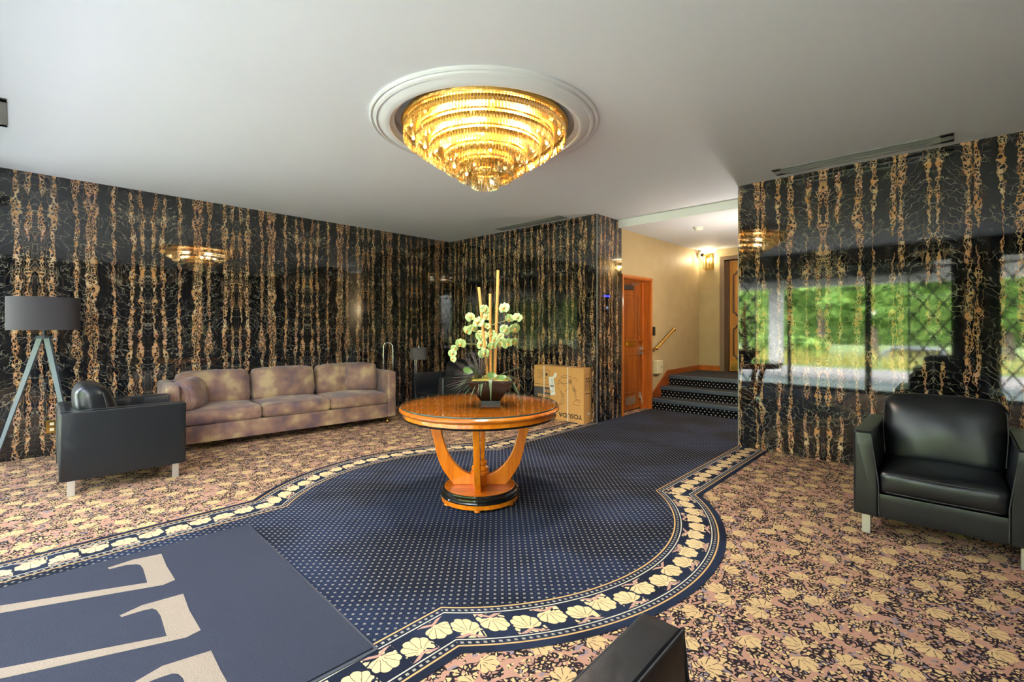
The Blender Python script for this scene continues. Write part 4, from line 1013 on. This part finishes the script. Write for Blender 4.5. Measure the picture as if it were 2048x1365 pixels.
# line drawing of the bike (upside down)
bm = bmesh.new()
def ln3(pts, r=.0022): tube(bm, [(-.0012, y, z) for y, z in pts], r, 4, cap=True)
def circ(cy, cz, r, w_=.0022, n=20): ln3([(cy+r*math.cos(2*PI*i/n), cz+r*math.sin(2*PI*i/n)) for i in range(n+1)], w_)
circ(-.215, .55, .030); circ(-.215, .55, .018); circ(-.215, .55, .008, .003)
ln3([(-.05, .60), (-.12, .635), (-.22, .62), (-.25, .59), (-.30, .61), (-.33, .58), (-.33, .56)]); ln3([(-.01, .50), (-.03, .56), (-.09, .60), (-.18, .60)]); ln3([(-.02, .43), (-.005, .5), (-.06, .52), (-.17, .52)])
ln3([(-.05, .42), (-.10, .37), (-.11, .30)]); ln3([(-.03, .43), (-.07, .36), (-.075, .30)]); circ(-.09, .355, .02); ln3([(-.11, .30), (-.12, .25), (-.05, .22), (0, .19), (-.02, .17)]); ln3([(-.075, .30), (-.06, .25), (.0, .21)])
ln3([(-.25, .52), (-.27, .44), (-.30, .33), (-.33, .30), (-.38, .28)]); ln3([(-.28, .50), (-.30, .43), (-.32, .34)]); circ(-.27, .45, .018); circ(-.30, .43, .015); ln3([(-.26, .27), (-.33, .32), (-.38, .31)]); ln3([(-.26, .25), (-.37, .24)]); ln3([(-.02, .56), (-.14, .47)]); ln3([(-.12, .40), (-.19, .46)])
obj('bike_drawing', bm, MT['ink'], bx)
bm = bmesh.new(); prism(bm, [(-.0018, 0), (-.0002, 0), (-.0002, .255), (-.0018, .255)], -.045, .045); o = obj('shipping_label', bm, MT['paper'], bx); o.location = (0, .085, .34); o.rotation_euler = (-.12, 0, 0)
bm = bmesh.new()
for i in range(7): box(bm, -.0024, -.0018, -.034, .02-.006*(i % 3), .04+.028*i, .046+.028*i)
box(bm, -.0024, -.0018, -.03, .03, .115, .135); l2 = obj('label_print', bm, MT['grey'], o)
bm = bmesh.new(); prism(bm, [(-.0018, -.035), (-.0002, -.035), (-.0002, .035), (-.0018, .035)], -.022, .022); o = obj('small_label', bm, MT['paper'], bx); o.location = (0, .045, .62); o.rotation_euler = (.5, 0, 0)
for y in (.245, -.175):
    o = obj('strap', bmesh.new(), MT['paper'], bx); bm = bmesh.new(); box(bm, -.003, -.001, y-.006, y+.006, 0.001, BH); box(bm, -.003, BD+.002, y-.006, y+.006, BH, BH+.0025); bm.to_mesh(o.data); bm.free()
bm = bmesh.new(); ys = -BWd/2-.001
for a in ((.03, .15, .44, .443), (.03, .15, .66, .663), (.03, .033, .44, .663), (.147, .15, .44, .663)): box(bm, a[0], a[1], ys, ys+.001, a[2], a[3])
for i in range(6): box(bm, .04, .14, ys, ys+.001, .46+.014*i, .464+.014*i)
for x, z in ((.07, .60), (.115, .60), (.075, .56), (.12, .56)): box(bm, x-.012, x+.012, ys, ys+.001, z-.014, z+.014)
box(bm, .03, .15, ys, ys+.001, .395, .405); obj('side_print', bm, MT['ink'], bx)
bm = bmesh.new(); box(bm, .10, .135, ys-.001, ys, .11, .14); obj('corner_sticker', bm, MT['paper'], bx)
# ================================================================== ENTRANCE MAT
mt = thing('entrance_mat', 'large grey-blue entrance mat with cream letter shapes, lower left', 'mat', (0, 0, 0))
matm = simple('grey_blue_pile', srgb(58, 60, 72), .95, 0, .10, 90, .004, 260, Specular_IOR_Level=.1)
matc = simple('cream_pile', srgb(152, 136, 120), .95, 0, .10, 90, .004, 260, Specular_IOR_Level=.1)
rub = simple('mat_rubber_edge', srgb(62, 66, 76), .6, 0, .05, 40)
cr = [Vector((1.064, 3.381)), Vector((1.007, 1.689)), Vector((-.40, 1.74)), Vector((-.40, 3.462))]
def slab(pts, z0, z1, m, name, parent):
    bm = bmesh.new(); a = [bm.verts.new((p[0], p[1], z0)) for p in pts]; b = [bm.verts.new((p[0], p[1], z1)) for p in pts]
    from mathutils.geometry import tessellate_polygon
    for t3 in tessellate_polygon([[Vector((p[0], p[1], 0)) for p in pts]]):
        f = bm.faces.new([b[i] for i in t3]); f.normal_update()
        if f.normal.z < 0: f.normal_flip()
    n = len(pts)
    for i in range(n): bm.faces.new((a[i], a[(i+1) % n], b[(i+1) % n], b[i]))
    me = bpy.data.meshes.new(name); bm.to_mesh(me); bm.free(); return link(name, me, m, parent)
slab(cr, .0024, .006, rub, 'rubber_edge', mt)
cc = sum(cr, Vector((0, 0)))/4
slab([c+(cc-c).normalized()*.022 for c in cr], .0061, .012, matm, 'pile', mt)
shapes = [
 [(630, 400), (780, 352), (945, 318), (975, 390), (1025, 470), (955, 500), (0, 665), (0, 622), (862, 487), (838, 405), (822, 384), (800, 378), (735, 384), (640, 408)],
 [(700, 680), (830, 620), (1072, 552), (1108, 650), (1175, 765), (1090, 808), (0, 1050), (0, 990), (976, 800), (940, 680), (915, 645), (890, 637), (835, 650), (712, 688)],
 [(790, 1068), (950, 975), (1235, 885), (1290, 1000), (1375, 1150), (1300, 1215), (880, 1330), (860, 1275), (1125, 1190), (1070, 1045), (1045, 1022), (1010, 1018), (930, 1045), (820, 1088)]]
def inset_line(p):                                   # crop pixel -> mat plane
    q = flr(p[0]/2.926, 1000+p[1]/2.926, .012); return Vector((q.x, q.y))
for k, S in enumerate(shapes):
    pts = [inset_line(p) for p in S]
    if k < 2:                                        # carry the long stroke on beyond the frame edge
        i0, i1 = 6, 7; d = (pts[i0]-pts[5]).normalized(); pts[i0] = pts[5]+d*((pts[5].x+.33)/abs(d.x)); d = (pts[i1]-pts[8]).normalized(); pts[i1] = pts[8]+d*((pts[8].x+.33)/abs(d.x))
    slab(pts, .0122, .0132, matc, 'letter_stroke', mt)
# ================================================================== OUTSIDE (mirrored in the marble)
G = {'pave': simple('pale_concrete', srgb(158, 152, 150), .85, 0, .08, 3), 'road': simple('asphalt', srgb(176, 172, 172), .9, 0, .1, 2), 'grass': simple('lawn', srgb(104, 122, 66), .95, 0, .35, 2.5),
     'dry': simple('dry_grass', srgb(188, 178, 96), .95, 0, .3, 8), 'leaf': None, 'bark': simple('bark', srgb(96, 84, 70), .9, 0, .3, 12), 'stucco': simple('white_stucco', srgb(222, 220, 214), .8, 0, .03, 2), 'soffit': simple('grey_soffit', srgb(214, 210, 206), .8, 0, .06, 2),
     'car': simple('grey_car_paint', srgb(120, 126, 134), .25, .4, .05, 3), 'darkgreen': simple('dark_green_steel', srgb(36, 44, 44), .5, .2, .1, 3)}
k = NT('foliage'); k.fin(k.ramp(k.noise(k.pos(), 2.6, 6, .75), [(.35, srgb(34, 54, 24)), (.5, srgb(80, 114, 42)), (.65, srgb(150, 178, 90))]), .7, 0, Specular_IOR_Level=.2); G['leaf'] = k.m
o = obj('walkway', B(-3.4, XW-.2, -14, 20, -.16, -.018), simple('dimmed_paving', srgb(112, 122, 120), .5, 0, .08, 3)); tag(o, 'walkway along the windows, darkened to bounce less daylight inside', 'walkway'); o['kind'] = 'structure'  # near paving darkened in colour so less light bounces onto the ceiling
o = obj('pavement', B(-7.2, -3.4, -14, 20, -.16, -.02), G['pave']); tag(o, 'pale concrete forecourt beyond the darkened walkway', 'pavement'); o['kind'] = 'structure'
o = obj('lawn', B(-15, -7.2, -30, 40, -.18, -.02), G['grass']); tag(o, 'green lawn strip beyond the forecourt', 'lawn'); o['kind'] = 'structure'
o = obj('road', B(-22, -15, -40, 60, -1.2, -1.0), G['road']); tag(o, 'grey road beyond the lawn', 'road'); o['kind'] = 'structure'
o = obj('lawn', B(-70, -22, -70, 90, -1.2, -.99), G['grass']); tag(o, 'broad lawn under the trees across the road', 'lawn'); o['kind'] = 'structure'
cn = thing('entrance_canopy', 'white entrance canopy over the forecourt outside the windows', 'canopy', (-4, 2.63, 0)); cn['kind'] = 'structure'
obj('soffit', B(-.6, 1.2, -7.5, 7.5, 2.88, 3.1), G['soffit'], cn); obj('fascia', B(-.85, -.6, -7.6, 7.6, 2.42, 3.35), G['stucco'], cn)
for y in (1.27, -4.5, 5.5): obj('column', B(-.85, -.55, y-.16, y+.16, -.02, 2.45), G['stucco'], cn)
obj('beam', B(-.3, -.1, -2.2, 7.4, 2.6, 2.9), G['darkgreen'], cn)
def lattice(y0, y1, label):
    t = thing('lattice_panel', label, 'lattice', (-.95, (y0+y1)/2, 0)); bm = bmesh.new(); h = 2.35; w_ = y1-y0; s = .28; z = -h
    def seg(a, b): 
        d = (Vector(b)-Vector(a)).normalized(); n = Vector((-d.y, d.x))*.015
        prism_pts = [Vector(a)+n, Vector(b)+n, Vector(b)-n, Vector(a)-n]
        A_ = [bm.verts.new((-.008, p.x, p.y)) for p in prism_pts]; B_ = [bm.verts.new((.008, p.x, p.y)) for p in prism_pts]
        bm.faces.new(A_); bm.faces.new(B_[::-1])
        for i in range(4): bm.faces.new((A_[i], B_[i], B_[(i+1) % 4], A_[(i+1) % 4]))
    k_ = -h
    while k_ < w_+h:
        for sg in (1, -1):
            # line z = sg*1.5*(y-k)
            ps = []
            for zz in (0, h):
                y = k_+zz/1.5*sg; ps.append((y, zz))
            (ya, za), (yb, zb_) = ps
            lo, hi = 0., 1.
            dy = yb-ya
            if abs(dy) > 1e-6:
                t0, t1 = sorted(((0-ya)/dy, (w_-ya)/dy)); lo, hi = max(lo, t0), min(hi, t1)
            if hi-lo > .02: seg((ya+dy*lo-w_/2, h*lo+.05), (ya+dy*hi-w_/2, h*hi+.05))
        k_ += s
    obj('lattice_bars', bm, G['stucco'], t)
    bm = bmesh.new(); box(bm, -.015, .015, -w_/2-.03, -w_/2, -.02, h+.1); box(bm, -.015, .015, w_/2, w_/2+.03, -.02, h+.1); box(bm, -.015, .015, -w_/2, w_/2, h+.05, h+.1); obj('lattice_frame', bm, G['stucco'], t)
lattice(-1.7, -.52, 'white diamond lattice outside the window beside the pier'); lattice(.02, .66, 'narrow white diamond lattice outside the pane left of pier')
lattice(3.4, 4.2, 'white diamond lattice outside the middle window')
dg = bmesh.new(); rg = random.Random(3)
for i in range(900):
    x, y = -8.6+rg.uniform(-.7, .7), rg.uniform(-6, 10); h = rg.uniform(.35, .7); dx, dy = rg.uniform(-.2, .2), rg.uniform(-.2, .2); w_ = .02
    dg.faces.new([dg.verts.new((x-w_, y-w_, -.02)), dg.verts.new((x+w_, y+w_, -.02)), dg.verts.new((x+dx, y+dy, h))])
o = obj('ornamental_grass', dg, G['dry']); o['kind'] = 'stuff'; tag(o, 'strip of straw-coloured ornamental grass along the forecourt', 'grass')
def tree(x, y, h, r, label, seed):
    from mathutils import noise as mn
    t = thing('tree', label, 'tree', (x, y, -.03 if x > -16 else -1.0), 0, 'trees across the lawn'); rr = random.Random(seed)
    bm = bmesh.new(); tube(bm, [(0, 0, 0), (.1, .05, h*.3), (0, 0, h*.6)], .2, 10, rs=[.26, .2, .12]); obj('trunk', bm, G['bark'], t, 60)
    bm = bmesh.new()
    for i in range(16):
        a = rr.uniform(0, 2*PI); q = rr.uniform(0, .75)*r; c = Vector((q*math.cos(a), q*math.sin(a), h*rr.uniform(.38, .85))); rad = r*rr.uniform(.38, .6)
        n0 = len(bm.verts); bmesh.ops.create_icosphere(bm, subdivisions=4, radius=1); bm.verts.ensure_lookup_table()
        for v in bm.verts[n0:]:
            d = v.co.normalized(); f = rad*(1+.28*mn.noise(d*2.2+c)+.22*mn.noise(d*7+c)+.16*mn.noise(d*17+c)); v.co = c+Vector((d.x*f, d.y*f, d.z*f*.8))
    obj('crown', bm, G['leaf'], t)
TR = [(-11, 12.5, 6.2, 2.2, 'leafy tree on the near lawn, farthest to one side'), (-12.5, -9.5, 6.5, 2.3, 'leafy tree on the near lawn by the lattice end'), (-25, -19, 9, 3.4, 'broad tree across the road, first of the row'), (-26, -10.5, 10, 3.4, 'broad tree across the road, second of the row'), (-25.5, -2, 9.5, 3.4, 'broad tree across the road, third of the row'),
      (-26, 6.5, 10.5, 3.4, 'broad tree across the road, fourth of the row'), (-25, 15, 9.5, 3.4, 'broad tree across the road, fifth of the row'), (-26, 23.5, 10, 3.4, 'broad tree across the road, last of the row'), (-13, 2.5, 4.6, 1.5, 'small tree on the near lawn opposite the entrance')]
for i, a in enumerate(TR): tree(*a, i+1)
def hedge(x, y0, y1, h, label, seed):
    bm = bmesh.new(); rbox(bm, 1.0, y1-y0, h, .25, 20, M=T(x, (y0+y1)/2, h/2-.03), wr=.16, seed=seed); o = obj('hedge', bm, G['leaf']); tag(o, label, 'hedge')
hedge(-33, -40, 60, 6.0, 'long green hedge behind the row of trees', 2); hedge(-10.3, 3.6, 6.2, .9, 'low clipped green hedge at the lawn edge', 5)
def car(y, label, col):
    t = thing('car', label, 'car', (-18, y, -1.0), 0, 'cars on the road'); bm = bmesh.new()
    prof = [(-2.1, .35), (-2.1, .75), (-1.5, .85), (-1.0, 1.35), (.7, 1.38), (1.4, .9), (2.1, .8), (2.1, .35)]
    a = [bm.verts.new((-.85, y_, z)) for y_, z in prof]; b = [bm.verts.new((.85, y_, z)) for y_, z in prof]
    bm.faces.new(a); bm.faces.new(b[::-1])
    for i in range(8): bm.faces.new((a[i], b[i], b[(i+1) % 8], a[(i+1) % 8]))
    o = obj('body', bm, col, t); bev(o, .06, 3)
    for yy in (-1.35, 1.3):
        for xx in (-.8, .8):
            bm = bmesh.new(); tube(bm, [(xx-.1, yy, .33), (xx+.1, yy, .33)], .32, 20); obj('wheel', bm, MT['black'], t, 40)
    bm = bmesh.new(); box(bm, .84, .862, -1.0, .75, .93, 1.27); obj('side_window', bm, MT['blackwood'], t)
car(1.5, 'grey parked car on the road, opposite the entrance', G['car']); car(-6, 'white parked car on the road beyond the lattice', G['stucco'])
